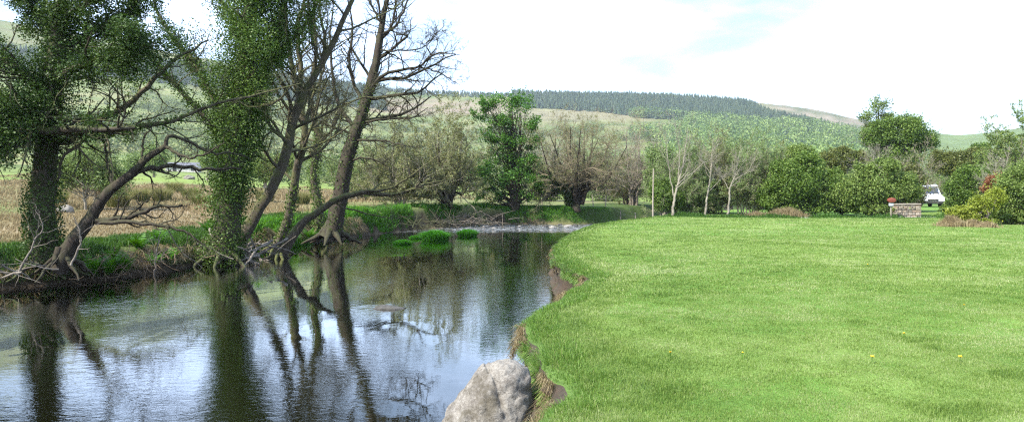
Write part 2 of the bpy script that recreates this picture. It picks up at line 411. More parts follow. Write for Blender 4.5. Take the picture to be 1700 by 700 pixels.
def seg_dist(px, py, poly):
    """distance and signed side (left of the line > 0) to an open polyline"""
    best = np.full(px.shape, 1e9); side = np.zeros(px.shape)
    for (x0, y0), (x1, y1) in zip(poly[:-1], poly[1:]):
        dx, dy = x1 - x0, y1 - y0; t = np.clip(((px - x0) * dx + (py - y0) * dy) / (dx * dx + dy * dy), 0, 1)
        qx = px - x0 - t * dx; qy = py - y0 - t * dy; d = np.hypot(qx, qy)
        cr = dx * (py - y0) - dy * (px - x0)
        m = d < best - 1e-9; best = np.where(m, d, best); side = np.where(m, np.sign(cr), side)
    return best, side

def river_sd(x, y):
    """(>0 metres onto the meadow, >0 metres onto the far bank)"""
    d1, s1 = seg_dist(x, y, RB); d2, s2 = seg_dist(x, y, LB)
    return -d1 * s1, d2 * s2

SKY_PX = np.array([-900, 0, 200, 400, 600, 700, 850, 950, 1050, 1150, 1250, 1300, 1350, 1420, 1500, 1600, 1700, 2600])
SKY_PY = np.array([80, 88, 103, 124, 151, 157, 159, 163, 165, 171, 178, 183, 192, 208, 228, 240, 232, 215])
HD = 1300.0
def smoothstep(a, b, x):
    t = np.clip((x - a) / (b - a), 0, 1); return t * t * (3 - 2 * t)

def land(x, y):
    """height of dry land"""
    d = np.hypot(x, y); yy = np.maximum(y, .3 * d + 1e-3)
    px = CX + F * x / yy; el = (HY - np.interp(px, SKY_PX, SKY_PY)) / F
    front = smoothstep(-.2, .3, y / (d + 1e-6))
    t = np.clip((d - 110) / (HD - 110), 0, 1.0)
    over = np.clip((d - HD) / 900, 0, 1)
    z = H0 * t + el * HD * (t ** 1.9) * (1 - .5 * over ** 2) * front
    z = z + smoothstep(300, 900, d) * (fbm(x, y, 150, 3) - .5) * 14 * (1 - smoothstep(1000, 1250, d) * .8)
    lf = np.interp(px, [0, 250, 800, 1100, 1300], [.048, .048, .022, .010, .004])
    z = z + lf * np.clip(d - 32, 0, 90) * front
    z = z + .26 * smoothstep(60, 70, d) * smoothstep(1400, 1480, px) * front
    z = z + (fbm(x, y, 3.0, 9) - .5) * .10 + (fbm(x, y, .7, 19, 2) - .5) * .03
    return z

def dry(x, y):
    a, b = river_sd(x, y)
    return land(x, y) - .10 * np.exp(-np.maximum(a, 0) / .45)

def height(x, y):
    x = np.asarray(x, float); y = np.asarray(y, float)
    a, b = river_sd(x, y); z = land(x, y)
    ondry = np.maximum(a, b)
    za = z - .10 * np.exp(-np.maximum(a, 0) / .45) - .012 * (a < 1.0)
    wob = (fbm(x, y, 1.6, 31) - .5)
    zb = z - .25 * np.exp(-np.maximum(b, 0) / 1.2) + wob * .3 * np.exp(-np.maximum(b - .3, 0) / 1.5)
    bed = WATER - .12 - .5 * smoothstep(0, 3.0, -ondry) + .08 * (fbm(x, y, .8, 5) - .5) + .12 * smoothstep(50, 58, y)
    ka = smoothstep(.28, .52, a); kb = smoothstep(-.15, .95, b + .5 * wob)
    out = np.where(a > b, bed + (za - bed) * ka, bed + (zb - bed) * kb)
    return out

def grid_axis(parts):
    out = []
    for a, b, s in parts: out.append(np.arange(a, b, s))
    out = np.concatenate(out + [[parts[-1][1]]])
    return out
def geo_axis(start, stop, s0, g):
    v = [start]; s = s0
    while v[-1] < stop: v.append(v[-1] + s); s *= g
    return np.array(v)
xs = np.concatenate([-geo_axis(18, 2600, .6, 1.045)[::-1], np.arange(-17.5, -8, .22), np.arange(-8, -1, .5), np.arange(-1, 3.2, .08), np.arange(3.2, 9, .2), geo_axis(9, 2600, .35, 1.035)])
ys = np.concatenate([-geo_axis(2, 2600, 1.5, 1.25)[::-1], np.arange(-1.5, 3, .25), np.arange(3, 18, .10), np.arange(18, 40, .22), np.arange(40, 75, .35), geo_axis(75, 2800, .6, 1.03)])
X, Y = np.meshgrid(xs, ys, indexing='ij')
Z = height(X, Y)
NX, NY = X.shape

def cover(x, y, z):
    """colour of the land itself"""
    d = np.hypot(x, y); yy = np.maximum(y, .3 * d + 1e-3); px = CX + F * x / yy; py = HY - F * (z - H0) / yy
    a, b = river_sd(x, y)
    col = np.zeros(x.shape + (3,)); 
    def put(mask, c, w=1.0):
        m = (np.clip(mask, 0, 1) * w)[..., None]; col[:] = col * (1 - m) + np.array(c) * m
    n = fbm(x, y, 4, 40); n2 = fbm(x, y, 60, 50); n3 = fbm(x, y, 18, 60)
    put(np.ones_like(x), (.10, .19, .035))
    put((n > .55).astype(float), (.14, .22, .05))
    left = (b > a)
    put(left * 1.0, (.12, .15, .05))
    reed = left * smoothstep(.8, 3.5, b + 1.5 * (n - .5)) * (1 - smoothstep(98, 106, d)) * (1 - smoothstep(560, 700, px) * .75)
    put(reed * 1.0, (.18, .15, .085)); put(reed * smoothstep(.42, .6, n), (.24, .19, .12)); put(reed * smoothstep(.58, .42, n3) * .85, (.12, .15, .045))
    put(left * smoothstep(98, 106, d) * 1.0, (.15, .20, .05))
    far = smoothstep(180, 330, d)
    put(far, (.12, .15, .048)); put(far * (n2 > .52), (.10, .13, .035)); put(far * smoothstep(.5, .65, n3), (.15, .15, .065)); put(far * smoothstep(.45, .3, n3), (.07, .10, .03))
    sk = np.interp(px, SKY_PX, SKY_PY)
    br = smoothstep(590, 640, px + 40 * n3) * (1 - smoothstep(850, 900, px)) * smoothstep(198, 188, py + 8 * n2) * smoothstep(sk + 6, sk + 10, py) * (d > 500)
    put(br, (.19, .15, .10)); put(br * smoothstep(.45, .6, n3), (.16, .15, .075))
    br2 = smoothstep(800, 870, px) * (1 - smoothstep(1060, 1120, px)) * smoothstep(205, 196, py) * smoothstep(178, 184, py) * (d > 500)
    put(br2, (.17, .155, .085))
    cr = smoothstep(1240, 1300, px) * smoothstep(sk + 30, sk + 16, py + 8 * (n3 - .5)) * (d > 500)
    put(cr, (.20, .17, .12)); put(cr * smoothstep(.45, .6, n3), (.10, .11, .06)); put(smoothstep(1430, 1470, px) * (d > 300), (.10, .14, .045))
    gl = (1 - smoothstep(560, 700, px)) * smoothstep(sk + 30, sk + 40, py) * (d > 300)
    put(gl, (.155, .185, .06)); put(gl * smoothstep(.45, .6, n2), (.19, .19, .08)); put(gl * smoothstep(.5, .65, n3), (.10, .135, .04))
    # bank soil and river bed
    ondry = np.maximum(a, b)
    put(smoothstep(.45, .2, a) * (a > b), (.10, .06, .035)); put(smoothstep(.9, .4, b + .4 * (n - .5)) * (b > a), (.045, .034, .022)); put((b > a) * smoothstep(2, 5, x) * (b < 6), (.055, .085, .022))
    put(smoothstep(.05, -.2, ondry), (.13, .11, .06)); put(smoothstep(-.2, -1.2, ondry) * .7, (.06, .06, .03))
    return col
COL = cover(X, Y, Z)
idx = np.arange(NX * NY).reshape(NX, NY)
faces = np.stack([idx[:-1, :-1], idx[1:, :-1], idx[1:, 1:], idx[:-1, 1:]], -1)
fc = np.hypot(X, Y)[:-1, :-1]
V = np.stack([X, Y, Z], -1).reshape(-1, 3)
def sub(name, fs):
    u, inv = np.unique(fs.ravel(), return_inverse=True)
    o = build(name, (V[u], inv.reshape(-1, 4), np.zeros(len(u))), M['land'], smooth=True, cols=COL.reshape(-1, 3)[u])
    return tag(o, kind='structure')
sub('ground', faces[fc < 190]); sub('hills', faces[fc >= 190])

# river surface
poly = np.vstack([RB + 0, LB[::-1]])
wx = np.concatenate([np.arange(-17, 14, 1.0), geo_axis(14, 300, 2, 1.2)]); wy = np.concatenate([-geo_axis(3, 250, 3, 1.3)[::-1], np.arange(-2, 90, 1.0)])
WX, WY = np.meshgrid(wx, wy, indexing='ij'); wi = np.arange(WX.size).reshape(WX.shape)
wf = np.stack([wi[:-1, :-1], wi[1:, :-1], wi[1:, 1:], wi[:-1, 1:]], -1)
wa, wb = river_sd(WX, WY); wet = np.maximum(wa, wb) < 2.2
keep = (wet[:-1, :-1] | wet[1:, 1:])
WZ = np.full(WX.shape, WATER)
tag(build('river', (np.stack([WX, WY, WZ], -1).reshape(-1, 3), wf[keep], np.zeros(WX.size)), M['water'], smooth=True), kind='structure')

# undercut meadow bank, swept along the rim
bx = RB[3:]; seg = np.concatenate([[0], np.cumsum(np.hypot(*np.diff(bx, axis=0).T))])
ss = np.concatenate([np.arange(0, 22, .07), np.arange(22, 70, .25)])
cx = np.interp(ss, seg, bx[:, 0]); cy = np.interp(ss, seg, bx[:, 1])
ker = np.ones(7) / 7; cxs = np.convolve(np.pad(cx, 3, 'edge'), ker, 'valid'); cys = np.convolve(np.pad(cy, 3, 'edge'), ker, 'valid')
wobr = (fbm(ss, ss * 0, .5, 70, 3) - .5) * .12 + (fbm(ss, ss * 0, 1.7, 77, 2) - .5) * .14
notch = lambda q: np.exp(-((q - 6.5) / .55) ** 4) + np.exp(-((q - 9.75) / .35) ** 4) * .8 + np.exp(-((q - 14.6) / 1.7) ** 4) + np.exp(-((q - 25) / .8) ** 4) * .7
tx, ty = np.gradient(cxs), np.gradient(cys); tl = np.hypot(tx, ty); nx, ny = -ty / tl, tx / tl          # towards the water
cxs = cxs + nx * wobr; cys = cys + ny * wobr
prof = [(-.95, -.05), (-.70, -.004), (-.40, .0), (-.12, .0), (.02, -.04), (.05, -.13), (.0, -.20), (-.10, -.30), (-.16, -.45), (-.20, -.62), (-.16, -.80), (-.05, -1.0), (.15, -1.25)]
SV = np.zeros((len(ss), len(prof), 3)); SC = np.zeros((len(ss), len(prof), 3))
zt = dry(cxs - nx * .12, cys - ny * .12)
for j, (o_, z_) in enumerate(prof):
    nz = (fbm(ss, np.full_like(ss, j * 1.3), .22, 90 + j, 4) - .5) * (.24 if j > 4 else .03)
    sl = fbm(ss, ss * 0, 2.3, 55, 2)     # slumped stretches lean out instead of cutting under
    lean = np.where(j > 4, np.maximum(smoothstep(.55, .7, sl) * .25, notch(ss) * .55) * (-z_ - .05), 0)
    SV[:, j, 0] = cxs + nx * (o_ + nz + lean); SV[:, j, 1] = cys + ny * (o_ + nz + lean)
    SV[:, j, 2] = (dry(SV[:, j, 0], SV[:, j, 1]) if j < 4 else zt) + z_
    SC[:, j] = (.09, .15, .035) if j < 5 else ((.085, .05, .03) if j < 8 else (.06, .038, .024))
ii = np.arange(SV.shape[0] * SV.shape[1]).reshape(SV.shape[:2])
sf = np.stack([ii[:-1, :-1], ii[:-1, 1:], ii[1:, 1:], ii[1:, :-1]], -1)
tag(build('bank', (SV.reshape(-1, 3), sf[:, :4].reshape(-1, 4), np.zeros(ii.size)), M['land'], smooth=True, cols=SC.reshape(-1, 3)), kind='structure')
tag(build('bank_earth', (SV.reshape(-1, 3), sf[:, 4:].reshape(-1, 4), np.zeros(ii.size)), M['soil'], smooth=True), kind='structure')

# ------------------------------------------------------------------ grass
def blades(g, x, y, z, h, w, lean=.5, v=None, dirx=None, diry=None, droop=0.0):
    n = len(x); az = rng.random(n) * 2 * pi
    lx = np.cos(az) * lean * rng.random(n) * h; ly = np.sin(az) * lean * rng.random(n) * h
    if dirx is not None: lx = lx + dirx * h; ly = ly + diry * h
    fa = rng.random(n) * pi; wx_, wy_ = np.cos(fa) * w * .5, np.sin(fa) * w * .5
    zm = h * .6 * (1 - droop * .3); ztop = h * (1 - .35 * lean * rng.random(n)) * (1 - droop)
    p = np.zeros((n, 5, 3))
    p[:, 0] = np.stack([x - wx_, y - wy_, z - .01], -1); p[:, 1] = np.stack([x + wx_, y + wy_, z - .01], -1)
    p[:, 2] = np.stack([x + wx_ * .75 + lx * .4, y + wy_ * .75 + ly * .4, z + zm], -1); p[:, 3] = np.stack([x - wx_ * .75 + lx * .4, y - wy_ * .75 + ly * .4, z + zm], -1)
    p[:, 4] = np.stack([x + lx, y + ly, z + ztop], -1)
    b = np.arange(n)[:, None] * 5
    f = np.concatenate([b + np.array([0, 1, 2, 3]), b + np.array([3, 2, 4, 4])])
    g.add(p, f, np.repeat(rng.random(n) if v is None else v, 5))

g = Geo()
def lawn(n, d0, d1, power, hbase, wk, amin=-.12, amax=.86):
    u = rng.random(n)
    e = 2 - power
    d = (d0 ** e + u * (d1 ** e - d0 ** e)) ** (1 / e) if abs(e) > 1e-6 else d0 * (d1 / d0) ** u
    a = amin + (amax - amin) * rng.random(n); x = a * d; y = d
    A, B = river_sd(x, y); k = (A > .12) ; x, y, d, A = x[k], y[k], d[k], A[k]
    z = dry(x, y)
    tus = fbm(x, y, .55, 123, 3); tall = smoothstep(.62, .9, tus) * smoothstep(.4, .6, fbm(x, y, 4.5, 7, 2)); edge = np.exp(-(A - .1) / .35)
    h = hbase * (.55 + .9 * rng.random(len(x))) * (1 + .9 * tall + 1.6 * edge) * (.55 + .9 * vnoise(x, y, .16, 61)) * (1 + .012 * d)
    dryp = smoothstep(.5, .75, fbm(x, y, 1.6, 301, 3)); v = np.clip(.46 + .36 * (rng.random(len(x)) - .5) * 2 - .22 * tall - .14 * edge + .16 * dryp + .5 * (fbm(x, y, .30, 411, 2) - .5) + .5 * (fbm(x, y, 2.6, 412, 3) - .5) + (rng.random(len(x)) < .07) * .35, 0, 1)
    blades(g, x, y, z, h, wk * d * (.6 + .8 * rng.random(len(x))), .9, v)
lawn(420000, 4.0, 12, 1.6, .017, .00058)
lawn(330000, 12, 30, 1.9, .018, .0009)
lawn(150000, 30, 56, 1.5, .020, .0010)
tag(build('meadow_grass', g, M['grass']), 'short bright green grass covering the meadow right of the river', 'grass', kind='stuff')

g = Geo()
n = 60000
q = rng.random(n) ** 1.5 * 62; j = np.interp(q, ss, np.arange(len(ss))).astype(int); off = rng.random(n) ** .8 * (.5 - .12 * notch(q)) - .42
x = cxs[j] + nx[j] * off + rng.normal(size=n) * .02; y = cys[j] + ny[j] * off + rng.normal(size=n) * .02
z = np.where(off < -.1, dry(x, y), zt[j]) - np.clip(off + .08, 0, 1) * .8 - .01
hang = smoothstep(-.2, .05, off)
kk = .5 + 1.1 * vnoise(q, q * 0, .35, 14)
h = (.035 + .065 * rng.random(n)) * kk
blades(g, x, y, z, h, np.maximum(.003, y * .0009) * (.7 + .6 * rng.random(n)), .8, np.clip(rng.random(n) * .6 + .05 + (rng.random(n) < .12) * .4, 0, 1), nx[j] * hang * .9, ny[j] * hang * .9, .5 * hang)
# shaggy drape over the edge
n = 30000
q = rng.random(n) ** 1.5 * 62; j = np.interp(q, ss, np.arange(len(ss))).astype(int)
shag = vnoise(q, q * 0, .9, 21); kp = (shag > .32) & (rng.random(n) > .72 * notch(q)); q, j = q[kp], j[kp]; n = len(q)
x = cxs[j] + nx[j] * .03; y = cys[j] + ny[j] * .03; z = zt[j] - .10 - .06 * rng.random(n)
h = (.07 + .15 * rng.random(n) * vnoise(q, q * 0, .9, 21))
x2 = x + nx[j] * (.03 + .07 * rng.random(n)) + rng.normal(size=n) * .03; y2 = y + ny[j] * (.03 + .07 * rng.random(n)) + rng.normal(size=n) * .03
w = np.maximum(.003, y * .0009)
p = np.zeros((n, 4, 3)); tx_, ty_ = tx[j] / tl[j], ty[j] / tl[j]
p[:, 0] = np.stack([x - tx_ * w, y - ty_ * w, z], -1); p[:, 1] = np.stack([x + tx_ * w, y + ty_ * w, z], -1)
p[:, 2] = np.stack([x2 + tx_ * w * .5, y2 + ty_ * w * .5, z - h], -1); p[:, 3] = np.stack([x2 - tx_ * w * .5, y2 - ty_ * w * .5, z - h], -1)
g.add(p, np.arange(n * 4).reshape(n, 4), np.repeat(np.clip(rng.random(n) * .6 + .1 + (rng.random(n) < .2) * .35, 0, 1), 4))
tag(build('bank_edge_grass', g, M['bank_grass']), 'shaggy green grass hanging over the crumbling river edge of the meadow', 'grass', kind='stuff')

g = Geo(); n = 9000; q = np.concatenate([5.6 + 1.8 * rng.random(n // 3), 9.2 + 1.2 * rng.random(n // 6), 12.6 + 4 * rng.random(n // 3), rng.random(n // 6) * 40]); n = len(q)
j = np.interp(q, ss, np.arange(len(ss))).astype(int); zz_ = .06 + .35 * rng.random(n) ** 1.6
x = cxs[j] + nx[j] * (.03 + .55 * notch(q) * zz_); y = cys[j] + ny[j] * (.03 + .55 * notch(q) * zz_); z = zt[j] - zz_
kp = (vnoise(q, q * 0, .22, 9) > .5) & (rng.random(n) < .75); x, y, z, j, q = x[kp], y[kp], z[kp], j[kp], q[kp]; n = len(x)
blades(g, x, y, z, .07 + .12 * rng.random(n), np.maximum(.003, y * .0007), 1.1, rng.random(n) ** 1.8, nx[j] * .45, ny[j] * .45, .9 + .8 * rng.random(n))
tag(build('bank_edge_straw', g, M['reed']), 'dead straw and fine roots hanging over the bare earth of the meadow bank', 'dead grass', kind='stuff')

# roots dangling from the cut bank
for (s0, s1, lab) in ((7.6, 8.4, 'thin brown roots hanging under the small turf overhang in the bank'), (4.0, 5.3, 'brown roots dangling from the cut bank beside the pale boulder'), (11.2, 13.6, 'brown roots in the bare earth notch further up the meadow bank')):
    g = Geo(); n = int(230 * (s1 - s0))
    q = s0 + (s1 - s0) * rng.random(n); j = np.interp(q, ss, np.arange(len(ss))).astype(int)
    P = [np.stack([cxs[j] + nx[j] * .03, cys[j] + ny[j] * .03, zt[j] - .14 - .15 * rng.random(n)], -1)]
    dd = np.stack([nx[j] * .5 + .3 * rng.normal(size=n), ny[j] * .5 + .3 * rng.normal(size=n), -.6 + 0 * q], -1)
    for k in range(5):
        dd = unit(dd + .35 * rng.normal(size=dd.shape) + np.array([0, 0, -.35])); P.append(P[-1] + dd * .075 * (.5 + rng.random((n, 1))))
    P = np.stack(P, 1); tubes(g, P, np.linspace(.006, .002, 6)[None].repeat(n, 0) * (.5 + rng.random((n, 1))), 4)
    tag(build('root_tangle', g, M['root']), lab, 'roots')

# ------------------------------------------------------------------ rocks
def rock(name, loc, dims, mat, label, cat='rock', group=None, seed=0, amp=.22, rot=0., seg=48, shape=None):
    r = np.random.default_rng(seed)
    u = np.linspace(0, pi, seg // 2 + 1); w = np.arange(seg) / seg * 2 * pi
    U, W = np.meshgrid(u, w, indexing='ij')
    D = np.stack([np.sin(U) * np.cos(W), np.sin(U) * np.sin(W), np.cos(U)], -1)
    rad = np.ones(D.shape[:2])
    for k in range(14):                      # flat facets cut at random planes
        nrm_ = unit(r.normal(size=3)); c = .70 + .22 * r.random(); dt = D @ nrm_
        rad = np.minimum(rad, np.where(dt > .05, c / np.maximum(dt, .05), 9))
    for k in range(26):
        f = r.normal(size=3) * (2 + k * .9); rad += amp * .32 / (1 + k * .45) * np.sin(D @ f + r.random() * 6)
    P = D * rad[..., None] * np.array(dims) * .5
    if shape is not None: P = shape(P)
    c, s = cos(rot), sin(rot)
    P = np.stack([P[..., 0] * c - P[..., 1] * s, P[..., 0] * s + P[..., 1] * c, P[..., 2]], -1) + np.array(loc)
    ii = np.arange(U.size).reshape(U.shape); b = np.roll(ii, -1, 1)
    o = build(name, (P.reshape(-1, 3), np.stack([ii[:-1], ii[1:], b[1:], b[:-1]], -1).reshape(-1, 4), np.zeros(U.size)), mat, smooth=True, origin=loc)
    return tag(o, label, cat, group)

def bshape(P):
    z = P[..., 2]; t = np.clip((z + .55) / 1.1, 0, 1)
    P = P.copy(); P[..., 0] = P[..., 0] * (1.16 - .36 * t) + .24 * t - .10
    P[..., 1] = P[..., 1] * (1.1 - .35 * t); return P

def big_boulder():
    zs = np.array([-1.45, -1.2, -.9, -.72, -.55, -.37, -.24, -.14, -.06, -.01, .025, .045, .055])
    lx = np.array([-.82, -.84, -.82, -.74, -.64, -.52, -.44, -.38, -.33, -.285, -.235, -.19, -.13]); rx = np.array([.10, .14, .17, .19, .20, .20, .18, .155, .12, .075, .02, -.05, -.12])
    nz_, ns = 150, 220; t = np.linspace(0, len(zs) - 1, nz_); k = np.arange(len(zs)); sm = lambda a: np.convolve(np.pad(np.interp(t, k, a), 6, 'edge'), np.ones(13) / 13, 'valid')
    z, l, r = sm(zs), sm(lx), sm(rx); cxm, hw_ = (l + r) / 2, (r - l) / 2; dep = hw_ * .95; dep[0] = dep[0]
    an = np.arange(ns) / ns * 2 * pi; ca, sa = np.cos(an), np.sin(an); e = .84
    Xb = cxm[:, None] + hw_[:, None] * np.sign(ca) * np.abs(ca) ** e; Yb = 7.1 + dep[:, None] * np.sign(sa) * np.abs(sa) ** e; Zb = z[:, None] + 0 * Xb
    P = np.stack([Xb, Yb, Zb], -1); r_ = np.random.default_rng(4); D = P - np.array([-.25, 7.1, -.6]); disp = 0
    for q in range(60):
        f = unit(r_.normal(size=3)) * (5 + q * 1.1); disp = disp + .020 / (1 + q * .10) * np.abs(np.sin((D @ f) * .5 + r_.random() * 6))
    crack = np.exp(-((D @ unit(np.array([.9, .2, .35])) - .20 + .03 * np.sin(D[..., 2] * 9)) / .02) ** 2) * .02
    disp = disp - disp.mean() - .012; P = P + unit(D) * (disp - crack)[..., None]
    P[-1] = P[-1].mean(0)
    ii_ = np.arange(nz_ * ns).reshape(nz_, ns); b_ = np.roll(ii_, -1, 1)
    tag(build('boulder', (P.reshape(-1, 3), np.stack([ii_[:-1], b_[:-1], b_[1:], ii_[1:]], -1).reshape(-1, 4), np.zeros(nz_ * ns)), M['boulder'], smooth=True, origin=(-.25, 7.1, -.62)), 'big pale mottled boulder standing in the water by the meadow bank', 'rock')
big_boulder()
rock('boulder', tuple(Q(643, 511, 16.8)[:2]) + (WATER - .04,), (.80, .45, .22), M['stone_wet'], 'small dark wet rock just breaking the surface in mid river', seed=5, seg=32)
rock('boulder', tuple(Q(1140, 366, 48)[:2]) + (.02,), (.9, .5, .24), M['stone'], 'grey flat stone in the grass at the far meadow edge before the birches', seed=6, seg=28)
rock('boulder', tuple(Q(1336, 363, 50)[:2]) + (.04,), (.6, .5, .30), M['stone'], 'small grey stone in the grass before the green thorn bushes', seed=8, seg=28)
p = Q(107, 362, 40); rock('boulder', (p[0], p[1], float(height(p[0], p[1])) + .12), (.95, .7, .6), M['boulder'], 'pale boulder lying in the reed field beside the ivy trunk on the left', seed=9, seg=32)
p = Q(314, 296, 118); rock('boulder', (p[0], p[1], float(height(p[0], p[1])) + .2), (2.1, 1.5, 1.1), M['boulder'], 'whitish boulder in the green field just below the barn', seed=12, seg=28)
rapid = [(806, 377, 0.5), (828, 374, .35), (850, 372.5, .45), (872, 374, .3), (893, 372, .55), (905, 376, .4), (918, 378, .5), (930, 373, .35), (942, 376, .6), (955, 374, .4), (820, 379, .3), (880, 378, .25), (862, 376, .25)]
for k, (a, b, s) in enumerate(rapid):
    d = (H0 - WATER) * F / (b - HY); p = Q(a, b, d)
    rock('river_stone', (p[0], p[1], WATER + .02), (s * 1.4, s, s * .55), M['stone_wet'] if k % 2 else M['stone'], 'wet stone breaking the shallow rapids at the river bend', 'stone', 'stones in the rapids', seed=20 + k, seg=20)

# ------------------------------------------------------------------ tree machinery
def Ln(pts, d, rad, n=16, wob=.012, dd=None):
    """pts: (column, row[, extra depth]) on the photo's frame at distance d -> world line"""
    P = [Q(p[0], p[1], d + (p[2] if len(p) > 2 else 0)) for p in pts]
    return smooth_line(P, rad, n, wob)

def bare(g, lines, levels, sides=(5, 4, 3), keep=None):
    """grow twigs on the given limb lines. levels: list of spawn kwargs"""
    PR = [resample(P, R, 14) for P, R in lines]
    P = np.stack([a for a, b in PR]); R = np.stack([b for a, b in PR]); out = []
    for q, lv in enumerate(levels):
        P, R = spawn(P, R, **lv); tubes(g, P, R, sides[min(q, len(sides) - 1)]); out.append((P, R))
    return out

def root_flare(g, P, R, base, k=7, spread=.9, r=.10, drop=.5):
    for q in range(k):
        az = q / k * 2 * pi + rng.random() * .6; d = np.array([cos(az), sin(az), 0])
        p = [P + np.array([0, 0, .35]) + d * R * .4, P + d * R * 1.0 + np.array([0, 0, .05]), P + d * (R + spread * .5) + np.array([0, 0, -drop * .4]), P + d * (R + spread * (.8 + .5 * rng.random())) + np.array([0, 0, -drop])]
        a, b = smooth_line(p, [r * 1.5, r * 1.1, r * .7, r * .25], 8, .02); tubes(g, a, b, 6)

def ivy_sleeve(g, lines, thick, per_m, size, v0=.5, fade=0.):
    for P, R in lines:
        L = np.linalg.norm(np.diff(P, axis=0), axis=-1).sum(); n = int(L * per_m)
        if n < 1: continue
        t = rng.random(n) * (len(P) - 1); i = np.minimum(t.astype(int), len(P) - 2); u = (t - i)[:, None]
        c = P[i] * (1 - u) + P[i + 1] * u; r = np.interp(t, np.arange(len(R)), R)
        d = unit(rng.normal(size=(n, 3)))
        aa = t * L / len(P)
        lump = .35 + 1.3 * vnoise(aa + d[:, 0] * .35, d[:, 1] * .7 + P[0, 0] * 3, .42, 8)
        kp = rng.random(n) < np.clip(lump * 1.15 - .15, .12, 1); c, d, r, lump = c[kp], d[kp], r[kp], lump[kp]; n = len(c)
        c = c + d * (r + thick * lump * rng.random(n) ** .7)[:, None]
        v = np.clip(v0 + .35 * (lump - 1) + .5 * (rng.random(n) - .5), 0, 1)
        leaves(g, c, size, .8, .4, v)

SEED = [100]
def gz(x, y): return float(height(np.array([x]), np.array([y]))[0])

# ---- A: ivy tree at the far left
d = 21.3
T = empty('ivy_tree', Q(72, 428, d), 'tall ivy-covered tree at the far left bank with dark leafy crown filling the corner', 'tree')
tr = Ln([(72, 440), (71, 400), (70, 340), (78, 250), (85, 150), (96, 60), (108, -40), (120, -190)], d, [.42, .36, .31, .29, .26, .22, .18, .08], 34)
g = Geo(); lump_tube(g, *tr, 18, .10); root_flare(g, tr[0][1], .3, 0, 6, .8, .09); build('trunk', g, M['bark'], T, smooth=True)
limbs = [Ln(p, d, r, 14) for p, r in [
    ([(92, 100), (150, 55, .6), (205, 25, .9), (245, -30, 1.2)], [.13, .03]), ([(88, 130), (150, 105, -.8), (205, 85, -1.2), (232, 60, -1.5)], [.11, .02]),
    ([(84, 160), (40, 120, -.5), (-20, 90, -.6), (-90, 50)], [.13, .03]), ([(95, 70), (60, 20, .5), (20, -30), (-30, -90)], [.12, .03]),
    ([(84, 180), (30, 175, -1), (-20, 185, -1), (-100, 190)], [.12, .05]), ([(82, 200), (40, 220, -1), (0, 240, -1.4), (-60, 260)], [.08, .02]),
    ([(100, 30), (150, 0, -.6), (200, -60, -.8)], [.1, .03]), ([(80, 220), (120, 214, -1.0), (170, 216, -1.2), (225, 212, -1.1)], [.12, .06]),
    ([(90, 120), (130, 130, 1), (170, 120, 1.6), (215, 100, 2)], [.08, .02])]]
g = Geo()
for P, R in limbs: tubes(g, P, R, 8)
tw = bare(g, limbs, [dict(k=9, t0=.15, t1=1, ang=.9, lf=.38, n=7, wander=.2, up=.03, rf=.5), dict(k=5, t0=.2, t1=1, ang=.8, lf=.5, n=5, wander=.25, up=.02, rf=.6)])
build('limb', g, M['bark'], T, smooth=True)
g = Geo()
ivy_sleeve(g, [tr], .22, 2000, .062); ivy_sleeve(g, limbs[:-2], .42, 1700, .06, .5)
cen = np.concatenate([P[[4, 6, 8, 9, 10, 11, 12, 13]] + rng.normal(size=(8, 3)) * .35 for P, R in limbs[:7]] + [tr[0][[16, 19, 22, 25]] + rng.normal(size=(4, 3)) * .3])
clouds(g, cen, .62 * (.5 + .8 * rng.random(len(cen))), 1050, .056, .85, aspect=.8)
clouds(g, on_twigs(tw[0][0], 1, .15), .24, 140, .056, .9, aspect=.8)
o = build('crown', g, M['ivy'], T)
# long limb reaching right from it, ivied, with bare pointed end
g = Geo(); big = [Ln([(95, 236), (130, 228), (165, 200), (205, 178), (250, 140), (300, 92), (347, 66)], d + .3, [.11, .10, .09, .085, .07, .05, .02], 24, .02),
                  Ln([(0, 178, -1), (40, 205, -1), (100, 220, -.6), (170, 218, -.4), (225, 212, 0), (290, 198, .5), (360, 172, .8), (420, 158, 1), (500, 140, 1.5)], d, [.12, .12, .11, .10, .08, .06, .045, .035, .015], 30, .02),
                  Ln([(165, 200), (135, 235, -.3), (105, 260, -.3), (95, 300, -.2)], d, [.06, .03], 12, .02)]
for P, R in big: tubes(g, P, R, 8)
bare(g, big, [dict(k=18, t0=.1, t1=1, ang=.9, lf=.30, n=8, wander=.28, up=.03, rf=.4), dict(k=7, t0=.15, t1=1, ang=.7, lf=.45, n=6, wander=.25, up=.03, rf=.6), dict(k=5, t0=.2, t1=1, ang=.7, lf=.5, n=4, wander=.25, up=0, rf=.6)])
build('bare_limb', g, M['bark_moss'], T, smooth=True)
g = Geo(); ivy_sleeve(g, [(big[0][0][2:13], big[0][1][2:13]), (big[1][0][6:20], big[1][1][6:20])], .20, 260, .075, .5); build('ivy', g, M['ivy_bright'], T)

